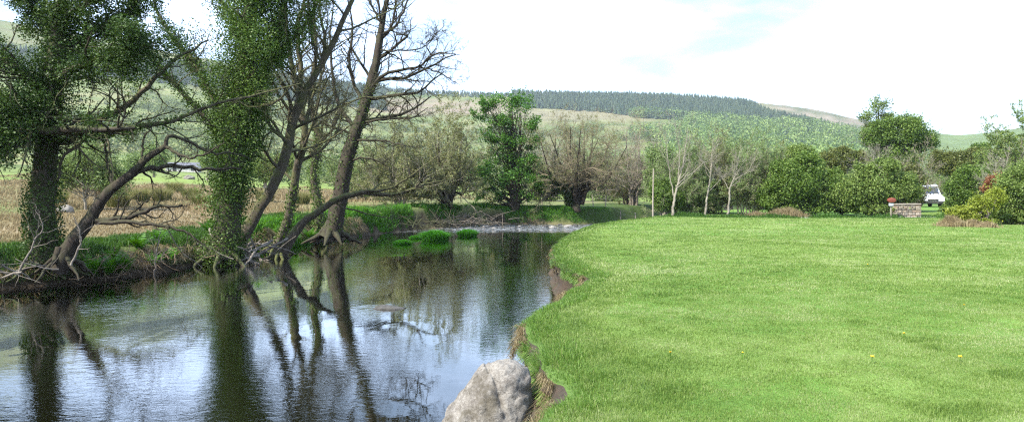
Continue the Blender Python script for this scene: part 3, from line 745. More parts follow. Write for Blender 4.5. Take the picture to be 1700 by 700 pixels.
# ---- B: dark leaning bare tree
d = 20.8
T = empty('leaning_tree', Q(103, 430, d), 'dark bare tree leaning right low over the bank from the foot of the ivy tree', 'tree')
tr = Ln([(96, 450), (112, 415), (140, 378), (160, 345), (185, 315), (222, 285), (250, 258), (275, 244)], d, [.24, .21, .17, .15, .13, .11, .09, .07], 26, .015)
g = Geo(); lump_tube(g, *tr, 14, .12); root_flare(g, tr[0][2], .2, 0, 6, .7, .07); build('trunk', g, M['bark_dark'], T, smooth=True)
lim = [Ln(p, d, r, 18, .02) for p, r in [
    ([(275, 244), (282, 225, .1), (320, 238, .3), (352, 255, .4), (385, 253, .6), (410, 262, .7)], [.06, .015]),
    ([(215, 292), (245, 280, .1), (290, 274, .3), (340, 281, .5), (400, 279, .7)], [.085, .03]),
    ([(155, 365), (195, 363, -.2), (235, 354, -.3), (262, 342, -.3), (303, 340, -.3)], [.085, .035]),
    ([(160, 369), (215, 369, -.5), (270, 375, -.6), (312, 386, -.6), (350, 416, -.5)], [.07, .015]),
    ([(275, 244), (300, 256, -.3), (318, 262, -.5), (350, 250, -.6), (372, 238, -.7)], [.05, .015]),
    ([(240, 268), (236, 240, .2), (250, 215, .3), (268, 195, .4)], [.04, .01]), ([(228, 360), (232, 345), (229, 325)], [.035, .015]),
    ([(190, 312), (178, 270, .3), (170, 235, .5), (150, 205, .6)], [.05, .01])]]
g = Geo()
for P, R in lim: tubes(g, P, R, 7)
bare(g, lim, [dict(k=9, t0=.15, t1=1, ang=.9, lf=.32, n=8, wander=.28, up=.02, rf=.5), dict(k=4, t0=.2, t1=1, ang=.7, lf=.5, n=6, wander=.25, up=0, rf=.6), dict(k=3, t0=.2, t1=1, ang=.7, lf=.5, n=4, wander=.25, up=0, rf=.6)])
build('limb', g, M['bark_dark'], T, smooth=True)

# ---- C: big ivy tower
d = 27.5
T = empty('ivy_tree', Q(375, 412, d), 'thick ivy-wrapped tree rising like a leafy tower left of centre', 'tree')
tr = Ln([(372, 425), (375, 400), (382, 330), (390, 250), (400, 180), (408, 100), (418, 10), (428, -60), (440, -190)], d, [.62, .50, .42, .38, .34, .30, .24, .18, .05], 34)
g = Geo(); lump_tube(g, *tr, 18, .10); root_flare(g, tr[0][1], .45, 0, 7, 1.0, .11, .7)
s2 = Ln([(392, 215), (425, 150, .3), (450, 90, .5), (468, 30, .6), (480, -60, .8), (490, -150, .8)], d, [.22, .08], 20); lump_tube(g, *s2, 12, .1)
build('trunk', g, M['bark'], T, smooth=True)
lims = [Ln(p, d, r, 16, .02) for p, r in [
    ([(388, 205), (352, 160, .3), (332, 120, .5), (300, 80, .7), (268, 35, .8), (248, -30, .8)], [.14, .04]),
    ([(380, 240), (345, 200, -.3), (300, 150, -.4), (258, 105, -.5), (232, 70, -.5), (210, 40, -.5)], [.12, .03]),
    ([(415, 60), (380, 20, .3), (345, -30, .4)], [.10, .04]), ([(440, 110, .4), (480, 70, .5), (520, 20, .6), (545, -50, .6)], [.09, .03]),
    ([(300, 80, .7), (318, 95, .5), (335, 130, .4)], [.05, .02]), ([(400, 160), (440, 175, -.4), (470, 160, -.6), (500, 120, -.8)], [.07, .02])]]
g = Geo()
for P, R in lims: tubes(g, P, R, 8)
tw = bare(g, lims + [tr, s2], [dict(k=10, t0=.3, t1=1, ang=.9, labs=1.9, lf=0, n=8, wander=.2, up=.08, rf=.3), dict(k=5, t0=.2, t1=1, ang=.7, lf=.45, n=6, wander=.25, up=.04, rf=.6), dict(k=3, t0=.2, t1=1, ang=.7, lf=.5, n=4, wander=.25, up=.02, rf=.6)])
build('limb', g, M['bark_moss'], T, smooth=True)
g = Geo()
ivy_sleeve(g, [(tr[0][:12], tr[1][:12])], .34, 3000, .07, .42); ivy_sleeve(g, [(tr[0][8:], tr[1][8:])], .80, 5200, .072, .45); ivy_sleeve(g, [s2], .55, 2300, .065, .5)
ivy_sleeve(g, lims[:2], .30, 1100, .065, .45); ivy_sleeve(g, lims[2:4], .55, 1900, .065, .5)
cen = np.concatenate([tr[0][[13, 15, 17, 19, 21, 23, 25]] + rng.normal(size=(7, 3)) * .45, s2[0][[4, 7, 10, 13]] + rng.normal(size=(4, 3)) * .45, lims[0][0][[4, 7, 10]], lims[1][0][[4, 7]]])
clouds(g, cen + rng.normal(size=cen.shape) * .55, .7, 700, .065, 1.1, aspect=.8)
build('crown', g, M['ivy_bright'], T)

# ---- D/E: leaning mossy stems behind the roots
def stem_tree(name, label, d, trunk, rad, lims, levels, mat='bark_moss', tmat=None, ivy=None, group=None, flare=True, leafn=0, leafmat=None):
    T = empty(name, Q(trunk[0][0], trunk[0][1], d), label, 'tree', group)
    tr = Ln(trunk, d, rad, 28, .02)
    g = Geo(); lump_tube(g, *tr, 14, .12)
    if flare: root_flare(g, tr[0][1], rad[0] * .8, 0, 6, .8, rad[0] * .3)
    build('trunk', g, M[mat], T, smooth=True)
    ls = [Ln(p, d, r, 14, .025) for p, r in lims]
    g = Geo()
    for P, R in ls: tubes(g, P, R, 7)
    tw = bare(g, ls + [(tr[0][8:], tr[1][8:])], levels)
    build('branches', g, M[tmat or mat], T, smooth=True)
    if ivy:
        g = Geo(); ivy_sleeve(g, [(tr[0][ivy[0]:ivy[1]], tr[1][ivy[0]:ivy[1]])], ivy[2], ivy[3], .10, .5); build('ivy', g, M['ivy_bright'], T)
    if leafn:
        g = Geo(); leaves(g, on_twigs(tw[-1][0], leafn, .03), .06, .6, .3); build('crown', g, M[leafmat], T)
    return T
LV = [dict(k=14, t0=.10, t1=1, ang=.9, lf=.42, n=9, wander=.22, up=.08, rf=.45), dict(k=8, t0=.15, t1=1, ang=.8, lf=.48, n=7, wander=.24, up=.05, rf=.55),
      dict(k=7, t0=.15, t1=1, ang=.7, lf=.5, n=5, wander=.24, up=.03, rf=.6, rmin=.007)]
stem_tree('leaning_tree', 'mossy tree leaning right out of the root tangle beside the ivy tower', 29.5, [(388, 425), (400, 398), (432, 345), (462, 292), (480, 232), (492, 185), (522, 128), (556, 62), (592, -12), (640, -110)],
          [.30, .26, .22, .20, .19, .17, .13, .11, .08, .04],
          [([(478, 240), (450, 200, -.4), (420, 170, -.6), (400, 150, -.8)], [.07, .02]), ([(492, 185), (500, 120, .4), (494, 60, .6), (505, 0, .8), (520, -60, .8)], [.12, .04]),
           ([(535, 105), (540, 60, .3), (530, 20, .3), (540, -40, .5)], [.08, .03]), ([(465, 285), (440, 250, -.5), (425, 225, -.8), (395, 215, -1.0)], [.07, .02]),
           ([(485, 215), (540, 190, -.5), (590, 165, -.7), (640, 160, -.9)], [.07, .02])], LV)
stem_tree('leaning_tree', 'grey slender tree behind the leaning pair, its trunk curving up beside the ivy tower', 32.0, [(452, 420), (470, 385), (484, 335), (492, 285), (506, 230), (500, 180), (486, 120), (478, 50), (470, -40)],
          [.24, .20, .18, .17, .15, .13, .10, .07, .04],
          [([(495, 270), (530, 250, .4), (560, 215, .7), (570, 170, .8)], [.09, .02]), ([(503, 215), (520, 160, .4), (540, 110, .6), (545, 60, .8)], [.09, .02]), ([(488, 300), (455, 270, .4), (430, 240, .6)], [.06, .02])], LV, ivy=(0, 10, .12, 350))
# ---- F: tall dark bare tree leaning right, in the middle
stem_tree('bare_tree', 'tall dark bare tree on the bank whose boughs spread over the river against the sky', 36.5, [(548, 395), (556, 372), (566, 320), (576, 268), (590, 220), (607, 172), (620, 120), (630, 70), (636, 30), (650, -30), (662, -100)],
          [.55, .42, .37, .35, .30, .26, .22, .18, .13, .09, .04],
          [([(628, 86), (655, 84, -.5), (688, 83, -.8), (712, 72, -1.0), (728, 50, -1.2)], [.05, .012]), ([(612, 155), (632, 128, -.5), (665, 116, -.8), (698, 112, -1), (715, 92, -1.2), (740, 88, -1.5), (765, 92, -1.7)], [.10, .015]),
           ([(698, 112, -1), (722, 118, -1.2), (745, 130, -1.4), (765, 142, -1.5)], [.04, .01]), ([(715, 92, -1.2), (708, 75, -1.3), (722, 58, -1.4), (740, 40, -1.5)], [.035, .01]),
           ([(606, 175), (588, 140, .5), (580, 95, .7), (585, 50, .8), (578, 0, 1)], [.11, .03]), ([(592, 215), (560, 170, .5), (552, 120, .7), (548, 60, .9), (555, 0, 1)], [.11, .03]),
           ([(632, 60), (660, 40, -.3), (675, 5, -.5), (690, -40, -.6)], [.08, .02]), ([(634, 40), (615, 5, .2), (600, -40, .4)], [.07, .02]),
           ([(596, 205), (640, 198, -.5), (680, 196, -.8), (712, 178, -1.0)], [.07, .015]), ([(585, 235), (625, 232, -.6), (660, 240, -.9), (690, 246, -1.2)], [.07, .015]),
           ([(575, 270), (610, 262, -.6), (640, 275, -.8), (655, 290, -1)], [.06, .012]), ([(590, 225), (550, 210, -.3), (510, 195, -.5), (470, 200, -.8)], [.07, .015])],
          LV[:2] + [dict(k=6, t0=.15, t1=1, ang=.7, lf=.5, n=5, wander=.22, up=.03, rf=.6, rmin=.006)], mat='bark_dark', tmat='bark_dark', ivy=(2, 16, .10, 200))
stem_tree('bare_tree', 'slender bare tree with pale twigs just behind the tall dark one', 42, [(528, 388), (530, 350), (520, 290), (528, 230), (515, 160), (525, 90), (520, 20), (530, -60)], [.28, .24, .2, .18, .15, .11, .08, .03],
          [([(524, 250), (560, 200, .4), (580, 140, .6)], [.09, .02]), ([(520, 180), (490, 130, .4), (470, 70, .5)], [.08, .02])], LV, mat='bark_moss', ivy=(0, 14, .2, 500))
# ---- G: low bough reaching over the water
stem_tree('leaning_tree', 'low mossy tree growing almost flat over the water with forked bleached tips', 30.2, [(458, 432), (478, 405), (500, 372), (530, 350), (562, 330), (600, 319), (632, 322), (660, 322), (705, 306), (745, 298)],
          [.24, .20, .16, .13, .12, .10, .085, .06, .04, .015],
          [([(600, 319), (640, 314, -.4), (668, 302, -.6), (700, 278, -.8), (735, 255, -1)], [.07, .012]), ([(690, 312), (705, 290, -.3), (725, 270, -.4)], [.04, .012]), ([(550, 335), (590, 350, .4), (640, 360, .6), (655, 372, .8)], [.04, .012]),
           ([(682, 295, -.6), (675, 265, -.5), (668, 235, -.5)], [.04, .01])],
          [dict(k=4, t0=.3, t1=1, ang=.8, lf=.26, n=7, wander=.25, up=.03, rf=.5), dict(k=3, t0=.2, t1=1, ang=.7, lf=.5, n=5, wander=.25, up=.0, rf=.6)])

# ------------------------------------------------------------------ left bank roots, sticks, ferns
def sticks(name, label, cen, spread, n, ln, r, mat, cat, upz=.15, dirb=(0, 0, 0), seg=7, wander=.18):
    g = Geo(); c = np.array(cen) + rng.normal(size=(n, 3)) * np.array(spread)
    d = unit(rng.normal(size=(n, 3)) * np.array([1, 1, .35]) + np.array(dirb)); L = ln * (.4 + rng.random((n, 1))); P = [c - d * L * .5]
    for k in range(seg - 1):
        d = unit(d + wander * rng.normal(size=d.shape)); P.append(P[-1] + d * L / (seg - 1))
    P = np.stack(P, 1); P[..., 2] = np.maximum(P[..., 2], WATER - .1)
    R = r * (.4 + rng.random((n, 1)) ** 2) * np.linspace(1, .35, seg)[None]
    tubes(g, P, R, 5)
    return tag(build(name, g, M[mat], smooth=True, origin=cen), label, cat)
sticks('root_tangle', 'heap of bare twisted roots spilling into the water below the ivy tower', (-11.0, 28.6, -.62), (.9, .8, .18), 110, 1.7, .045, 'dead', 'roots', dirb=(.3, -.5, -.3))
sticks('driftwood', 'bleached driftwood sticks lodged on the bank at the far left', (-13.9, 19.9, -.35), (1.0, .6, .12), 34, 1.0, .024, 'dead', 'driftwood')
sticks('root_tangle', 'fine brown roots trailing from the bank between the two ivy trees', (-12.1, 23.4, -.55), (.5, 1.4, .15), 130, .8, .014, 'root', 'roots', dirb=(.5, -.2, -.6))
sticks('driftwood', 'low tangle of brown flood-washed branches on the far bank under the willows', (-7.6, 54.5, -.42), (2.0, 1.2, .13), 130, 2.2, .03, 'bark', 'driftwood', dirb=(.5, -.1, 0))
sticks('driftwood', 'long brushwood drift lying beside the rapids under the grey willow', (-4.0, 60.5, -.45), (2.0, .9, .10), 90, 2.2, .028, 'twig_dark', 'driftwood', dirb=(.8, 0, 0))
for (a, lab) in (([(30, 455), (48, 420), (60, 395), (72, 375), (60, 350)], 'grey leafless sapling curving up beside the left ivy trunk'), ([(118, 440), (128, 415), (132, 390), (122, 360)], 'thin grey sapling between left ivy trunk and leaning tree'),
                 ([(255, 470), (258, 440), (262, 410), (266, 385)], 'dead stick standing upright in the shallows by the ferns')):
    dd_ = 20.2 if a[0][0] < 200 else 24.2
    T = empty('sapling', Q(a[0][0], a[0][1], dd_), lab, 'sapling'); l = Ln(a, dd_, [.035, .01], 14, .02); g = Geo(); tubes(g, *l, 6); build('trunk', g, M['dead'], T, smooth=True)
    g = Geo(); bare(g, [l], [dict(k=7, t0=.3, t1=1, ang=.9, lf=.5, n=6, wander=.25, up=.05, rf=.5), dict(k=3, t0=.2, t1=1, ang=.8, lf=.5, n=5, wander=.2, up=0, rf=.6)]); build('branches', g, M['dead'], T, smooth=True)

def fern(loc, size, label, group, mat='fern', fronds=26):
    g = Geo(); n = fronds; az = rng.random(n) * 2 * pi; L = size * (.7 + .5 * rng.random(n)); t = np.linspace(0, 1, 12)
    lean = .35 + .6 * rng.random(n)
    px_ = np.cos(az)[:, None] * (lean * L)[:, None] * t ** 1.3; py_ = np.sin(az)[:, None] * (lean * L)[:, None] * t ** 1.3
    pz_ = L[:, None] * (t * 1.0 - .45 * lean[:, None] * t ** 2.2)
    P = np.stack([px_, py_, pz_], -1) + np.array(loc)
    tubes(g, P, .004 * np.linspace(1, .4, 12)[None].repeat(n, 0), 3)
    side = np.stack([-np.sin(az), np.cos(az), 0 * az], -1)[:, None]
    for s in (-1, 1):
        w = (size * .17 * np.sin(np.clip(t * 1.05 + .12, 0, 1) * pi) ** .7)[None, :, None]
        A = P[:, 1:]; tip = A + s * side * w[:, 1:] + np.array([0, 0, -.12]) * w[:, 1:]; ax = unit(np.gradient(P, axis=1))[:, 1:] * size * .024
        q = np.stack([A - ax, A + ax, tip + ax * 1.2, tip + ax * .2], 2).reshape(-1, 4, 3)
        g.add(q, np.arange(len(q) * 4).reshape(-1, 4), np.repeat(np.clip(rng.normal(.5, .22, len(q)), 0, 1), 4))
    return tag(build('fern', g, M[mat], origin=loc), label, 'fern', group)
fl = [(-12.4, 21.9), (-12.0, 22.9), (-12.6, 23.2), (-11.8, 24.4), (-12.5, 24.8), (-12.1, 22.2), (-14.8, 20.6), (-11.9, 25.6), (-12.6, 26.4), (-11.5, 31.5), (-11.7, 33.5), (-11.3, 35), (-10.9, 37), (-10.8, 39.5), (-12.6, 30.9)]
for k, (x, y) in enumerate(fl): fern((x, y, max(gz(x, y), -.75)), .62 + .25 * rng.random(), 'bright green fern clump on the shaded far bank among the tree roots', 'ferns along the far bank')

# weeds and grass on the far bank
def scatter_bank(n, b0, b1, y0, y1, jitter=True):
    q = y0 + (y1 - y0) * rng.random(n); lx = np.interp(q, LB[:, 1][1:15], LB[:, 0][1:15]); off = b0 + (b1 - b0) * rng.random(n)
    return lx - off, q
g = Geo()
x, y = scatter_bank(60000, .2, 3.2, 14, 62); keep = fbm(x, y, 1.3, 200) > .47; x, y = x[keep], y[keep]
z = height(x, y); A, B = river_sd(x, y); k = (B > .1) & (z > WATER + .1); x, y, z = x[k], y[k], z[k]
blades(g, x, y, z, .16 + .25 * rng.random(len(x)) * fbm(x, y, 1.0, 33), .02 + .012 * rng.random(len(x)), .9)
tag(build('bank_weeds', g, M['weed']), 'dark green weeds and grass along the shaded left bank', 'weeds', kind='stuff')
g = Geo(); n = 9000                      # straw trailing down the shaded cut
x, y = scatter_bank(n, -.1, .7, 16, 48); z = height(x, y); k = z > WATER + .15; x, y, z = x[k], y[k], z[k]
blades(g, x, y, z, .3 + .2 * rng.random(len(x)), .02, .8, None, .55, -.1, 1.1)
tag(build('bank_straw', g, M['reed']), 'pale dead straw trailing from the left bank towards the water', 'dead grass', kind='stuff')
# rank green herbs at the foot of the far trees
g = Geo(); n = 80000; q = rng.random(n)
lx = np.interp(q, np.linspace(0, 1, 9), [-11.3, -10.9, -9.8, -8.6, -5.5, -2.5, 2, 6, 10]); ly = np.interp(q, np.linspace(0, 1, 9), [32, 39, 46, 52, 60.5, 65.4, 66.4, 66.5, 70.5])
x = lx + rng.normal(size=n) * .7 - .3; y = ly + .9 * rng.random(n) + rng.normal(size=n) * .5; A, B = river_sd(x, y); k = B > .05; x, y = x[k], y[k]
lum = fbm(x, y, 1.8, 61); k = (lum > .50) | ((x > 3) & (rng.random(len(x)) < .5)); x, y, lum = x[k], y[k], lum[k]; z = height(x, y)
blades(g, x, y, z, np.where(x > -2, .6, 1.35) * (.12 + .7 * rng.random(len(x)) ** 2) * (lum - .15), .03 + .02 * rng.random(len(x)), .9)
tag(build('bank_herbs', g, M['fern']), 'rank bright green herbs fringing the far bank at the river bend', 'herbs', kind='stuff')

# tussocks in the water
for k, (a, b, s, lab) in enumerate([(722, 398, .95, 'tall bright green grass tussock in the water, middle one of three'), (776, 392, .75, 'bright green grass tussock in the water nearest the rapids'), (668, 405, .6, 'low bright green tussock in the water nearest the left bank'), (690, 396, .5, 'small flat green tussock just behind the low one in the river')]):
    dd_ = (H0 - WATER) * F / (b - HY); p = Q(a, b, dd_); n = 2600; g = Geo()
    rr = s * .62 * np.sqrt(rng.random(n)); az = rng.random(n) * 2 * pi; x = p[0] + rr * np.cos(az) * 1.2; y = p[1] + rr * np.sin(az) * .8
    blades(g, x, y, np.full(n, WATER - .03) + .25 * s * (1 - (rr / (.62 * s)) ** 2), s * (.35 + .35 * rng.random(n)) * (1 if k < 2 else .55), .022, .9, None, np.cos(az) * rr * .9, np.sin(az) * rr * .9, .25)
    tag(build('grass_tussock', g, M['water_grass'], origin=(p[0], p[1], WATER)), lab, 'tussock')

# reed field behind the left trees
g = Geo(); n = 110000; dq = 24 * (104 / 24) ** rng.random(n); a = -.80 + .80 * rng.random(n) ** 1.0; x = a * dq; y = dq
A, B = river_sd(x, y); k = (B > 2.0 + 2.5 * rng.random(n)) & ((x / y < -.12) | (y > 70)) & (fbm(x, y, 18, 60) > .42 + .1 * (rng.random(n) - .5)); x, y = x[k], y[k]; k = rng.random(len(x)) < np.where(x / y > -.2, .35, 1); x, y = x[k], y[k]
z = height(x, y); cl = fbm(x, y, 3.2, 77)
blades(g, x, y, z, (.10 + .38 * smoothstep(.45, .75, cl)) * (.6 + .7 * rng.random(len(x))), y * .0011, .8, np.clip(.45 + .5 * (rng.random(len(x)) - .5) + .3 * (cl - .5), 0, 1))
tag(build('reed_field', g, M['reed']), 'beige dead reeds and bracken covering the field beyond the left trees', 'reeds', kind='stuff')
for k, (a, b, dd_) in enumerate([(196, 345, 45), (232, 336, 50), (268, 335, 52), (318, 330, 55), (338, 340, 46), (180, 332, 62), (290, 322, 66), (440, 335, 58), (500, 338, 56), (90, 350, 44)]):
    p = Q(a, b, dd_); n = 700; az = rng.random(n) * 2 * pi; rr = .55 * np.sqrt(rng.random(n)); x = p[0] + rr * np.cos(az); y = p[1] + rr * np.sin(az); g = Geo()
    blades(g, x, y, height(x, y), .7 + .5 * rng.random(n), .035, .5, None, np.cos(az) * rr * .7, np.sin(az) * rr * .7)
    tag(build('rush_clump', g, M['rush'], origin=(p[0], p[1], gz(p[0], p[1]))), 'olive rush clump standing in the beige reed field', 'rushes', 'rush clumps in the reed field')

# ------------------------------------------------------------------ middle distance trees
def leafy(name, label, px, d, base_py, env, mat, nclump=40, nleaf=420, size=.16, trunk_r=.2, bark='bark', stems=1, group=None, cat='tree', rc=.30, base=None, flat=.8, twigs=False, trunk_top=None, shell=.55):
    """env: crown lobes (column, row, half width, half height) seen at distance d"""
    b = Q(px, base_py, d); x0, y0 = b[0], b[1]; z0 = gz(x0, y0) if base is None else base
    T = empty(name, (x0, y0, z0), label, cat, group); s = d / F
    cs, rs = [], []
    ar = np.array([e[2] * e[3] for e in env], float); ar /= ar.sum()
    for e, w in zip(env, ar):
        c = Q(e[0], e[1], d); rx, rz = e[2] * s, e[3] * s; ry = .8 * rx; m = max(3, int(nclump * w))
        u = unit(rng.normal(size=(m, 3))) * (shell + (1 - shell) * rng.random((m, 1)) ** .6); u *= (1 - rc * .85)
        cs.append(c + u * np.array([rx, ry, rz])); rs.append(np.full(m, rc * min(rx, rz)) * (.75 + .5 * rng.random(m)))
    cs = np.concatenate(cs); rs = np.concatenate(rs); cs[:, 2] = np.maximum(cs[:, 2], z0 + rs * .5)
    g = Geo(); allP, allR = [], []
    ztop = Q(px, env[0][1], d)[2] if trunk_top is None else Q(px, trunk_top, d)[2]
    st = []
    for k in range(stems):
        ox = (rng.random() - .5) * .5 * (stems > 1) * stems * .5; cxm = cs[:, 0].mean()
        P, R = smooth_line([(x0 + ox, y0, z0 - .2), (x0 + ox * 1.3, y0, z0 + .25 * (ztop - z0)), (x0 + ox * 1.8 + .3 * (cxm - x0), y0 + .2 * rng.normal(), z0 + .6 * (ztop - z0)), (x0 + ox * 2 + .5 * (cxm - x0), y0, ztop)], [trunk_r * 1.25, trunk_r, trunk_r * .65, trunk_r * .25], 16, .03)
        lump_tube(g, P, R, 10, .12); st.append((P, R))
    build('trunk', g, M[bark], T, smooth=True)
    g = Geo(); PL, RL = [], []
    for c in cs:
        P, R = st[rng.integers(len(st))]; hh = np.clip((c[2] - z0) / (ztop - z0 + 1e-3) * .75, .12, .95) * (.75 + .25 * rng.random()); i = int(hh * 15); a = P[i]
        mid = a * .5 + c * .5 + np.array([0, 0, -.06 * np.linalg.norm(c - a)]) + rng.normal(size=3) * .12
        q, r = smooth_line([a, mid, c], [max(R[i] * .45, .03), .03, .012], 8, .02); PL.append(q); RL.append(r)
    tubes(g, np.stack(PL), np.stack(RL), 5)
    if twigs:
        P2, R2 = spawn(np.stack(PL), np.stack(RL), 7, .4, 1, .8, .35, 6, .2, .08, .5); tubes(g, P2, R2, 3)
    build('branches', g, M[bark], T, smooth=True)
    g = Geo(); clouds(g, cs, rs * 1.30, nleaf, size, flat)
    for e, w in zip(env, ar):
        m = int(len(cs) * nleaf * .30 * w); u = unit(rng.normal(size=(m, 3))) * rng.random((m, 1)) ** .4 * (.80 + .25 * rng.random((m, 1)))
        c = Q(e[0], e[1], d) + u * np.array([e[2] * s, .8 * e[2] * s, e[3] * s]); kz = c[:, 2] > z0
        leaves(g, c[kz], size)
    m = int(len(cs) * 1.6); ci = rng.integers(len(cs), size=m); cm_ = cs.mean(0); o0 = unit(cs[ci] - cm_ + np.array([0, 0, .4]) + .5 * rng.normal(size=(m, 3)))
    q0 = cs[ci] + o0 * rs[ci][:, None] * .5; ql = rs[ci][:, None] * (.7 + 1.3 * rng.random((m, 1))) 
    SP = np.stack([q0 + o0 * ql * t_ + np.array([0, 0, .12]) * ql * t_ ** 2 for t_ in np.linspace(0, 1, 5)], 1)
    leaves(g, on_twigs(SP, 16, size * .35, .1), size * .85)
    build('crown', g, M[mat], T)
    return T

def twiggy(name, label, px, d, base_py, top_py, halfw, mat, stems=6, group=None, cat='tree', rad=.12, lv=None, leafn=0, leafmat=None, leafsize=.09, spread=1.0, base=None, trunkmat=None, ivy=0, trunkh=.0):
    """many-stemmed leafless or just-budding tree"""
    b = Q(px, base_py, d); x0, y0 = b[0], b[1]; z0 = gz(x0, y0) if base is None else base; s = d / F
    T = empty(name, (x0, y0, z0), label, cat, group)
    Hh = H0 + (HY - top_py) * s - z0; W = halfw * s; ls = []
    g = Geo()
    if trunkh:
        tp, trr = smooth_line([(x0, y0, z0 - .2), (x0 + .05, y0, z0 + trunkh * .5), (x0 + .1, y0, z0 + trunkh)], [rad * 3.4, rad * 2.4, rad * 2.0], 8, .02); lump_tube(g, tp, trr, 12, .15)
    for k in range(stems):
        f = (k + .5) / stems * 2 - 1; f = f + .25 * rng.normal() / stems; yy = .8 * W * (2 * rng.random() - 1)
        top = np.array([x0 + f * W * .80, y0 + yy, z0 + Hh * (.45 + .40 * np.sqrt(max(0, 1 - f * f)) - .12 * rng.random())])
        st = np.array([x0 + f * .12 * W * spread, y0 + .06 * yy, z0 + trunkh * .7]); 
        mid = st * .55 + top * .45 + np.array([f * W * .16, 0, -.02 * Hh]) + rng.normal(size=3) * .04 * Hh
        m0 = st * .85 + top * .15 + np.array([0, 0, .06 * Hh])
        ls.append(smooth_line([st - np.array([0, 0, .15]), m0, mid, top], [rad, rad * .85, rad * .55, rad * .15], 14, .02 * Hh / 6))
    for P, R in ls: tubes(g, P, R, 7)
    build('trunk', g, M[trunkmat or mat], T, smooth=True)
    g = Geo()
    lv = lv or [dict(k=13, t0=.15, t1=1, ang=.9, lf=.50, n=8, wander=.2, up=.06, rf=.45, tfall=.25), dict(k=9, t0=.12, t1=1, ang=.7, lf=.45, n=6, wander=.2, up=.04, rf=.55), dict(k=6, t0=.15, t1=1, ang=.65, lf=.5, n=4, wander=.2, up=.03, rf=.6, rmin=.007)]
    tw = bare(g, ls, lv); build('branches', g, M[mat], T, smooth=False)
    if leafn: g = Geo(); leaves(g, on_twigs(tw[-1][0], leafn, .06), leafsize, .6, .3); build('crown', g, M[leafmat], T)
    if ivy: g = Geo(); ivy_sleeve(g, [(P[:10], R[:10]) for P, R in ls[:ivy]], .22, 500, .12, .3); build('ivy', g, M['ivy'], T)
    return T

wl = [dict(k=13, t0=.05, t1=1, ang=.9, lf=.52, n=8, wander=.2, up=.07, rf=.45, tfall=.3), dict(k=9, t0=.10, t1=1, ang=.7, lf=.46, n=6, wander=.18, up=.06, rf=.55), dict(k=5, t0=.2, t1=1, ang=.6, lf=.55, n=4, wander=.18, up=.05, rf=.6, rmin=.007)]
twiggy('willow', 'grey-green budding willow thicket behind the low bough', 665, 60, 362, 212, 62, 'twig', 8, leafn=7, leafmat='willow', leafsize=.11, rad=.09, lv=wl)
twiggy('willow', 'large olive-grey willow leaning over the brushwood left of the bright sycamore', 742, 62, 360, 178, 62, 'twig', 9, leafn=8, leafmat='willow', leafsize=.12, rad=.13, lv=wl, trunkmat='bark_dark')
twiggy('willow', 'pale budding willow filling the gap behind the tall dark bare tree', 600, 70, 350, 245, 60, 'twig', 7, leafn=6, leafmat='pale', leafsize=.12, rad=.09, lv=wl)
leafy('sycamore_tree', 'vivid green sycamore in full leaf on the far bank by the rapids', 850, 66.6, 362, [(812, 168, 34, 18), (862, 174, 30, 22), (795, 190, 20, 14), (842, 202, 40, 18), (882, 205, 20, 20), (812, 226, 26, 18), (852, 232, 34, 18), (884, 238, 18, 16), (834, 258, 34, 20), (874, 268, 30, 22), (804, 286, 30, 28), (858, 294, 50, 26), (896, 302, 22, 18), (820, 322, 40, 18), (872, 326, 30, 12)], 'sycamore', 170, 95, .17, .17, 'bark_dark', stems=4, rc=.36, twigs=True, trunk_top=190)
twiggy('bare_tree', 'broad domed bare tree on the bank at the head of the rapids', 955, 67.3, 364, 180, 104, 'twig_mid', 11, leafn=3, leafmat='willow', leafsize=.075, rad=.17, trunkmat='bark_dark', ivy=3, trunkh=.7,
       lv=[dict(k=14, t0=.22, t1=1, ang=.95, lf=.50, n=8, wander=.2, up=.05, rf=.5, tfall=.25), dict(k=10, t0=.15, t1=1, ang=.7, lf=.45, n=6, wander=.2, up=.03, rf=.6), dict(k=7, t0=.15, t1=1, ang=.65, lf=.5, n=4, wander=.2, up=.03, rf=.6, rmin=.008)])
twiggy('bare_tree', 'tall thin grey bare tree behind the broad domed one', 1052, 82, 345, 158, 48, 'twig_dark', 5, rad=.14)
twiggy('bare_tree', 'small olive-budded tree behind the fence right of the domed bare tree', 1040, 84, 345, 250, 40, 'twig_mid', 6, leafn=3, leafmat='olive', leafsize=.12, rad=.08, lv=wl)
twiggy('bare_tree', 'faint grey bare tree rising between the sycamore and the domed tree', 912, 90, 345, 200, 40, 'twig', 6, rad=.10)
for k, (px, hw, top, lab) in enumerate([(1128, 42, 236, 'grey-brown leafless thicket behind the forked birch'), (1188, 44, 224, 'grey-brown leafless thicket behind the middle birch stem'), (1240, 46, 222, 'grey-brown leafless thicket right of the birches'), (1285, 34, 250, 'low brown leafless thicket against the green thorn bushes'), (1160, 30, 285, 'short dark leafless scrub at the foot of the birches')]):
    twiggy('scrub', lab, px, 57 + (k % 2) * 1.5, 360, top, hw, 'twig_dark' if k % 2 else 'twig', 8, cat='shrub', rad=.06, leafn=7, leafmat='pale' if k % 2 == 0 else 'willow', leafsize=.085, spread=2.5, base=0.0)
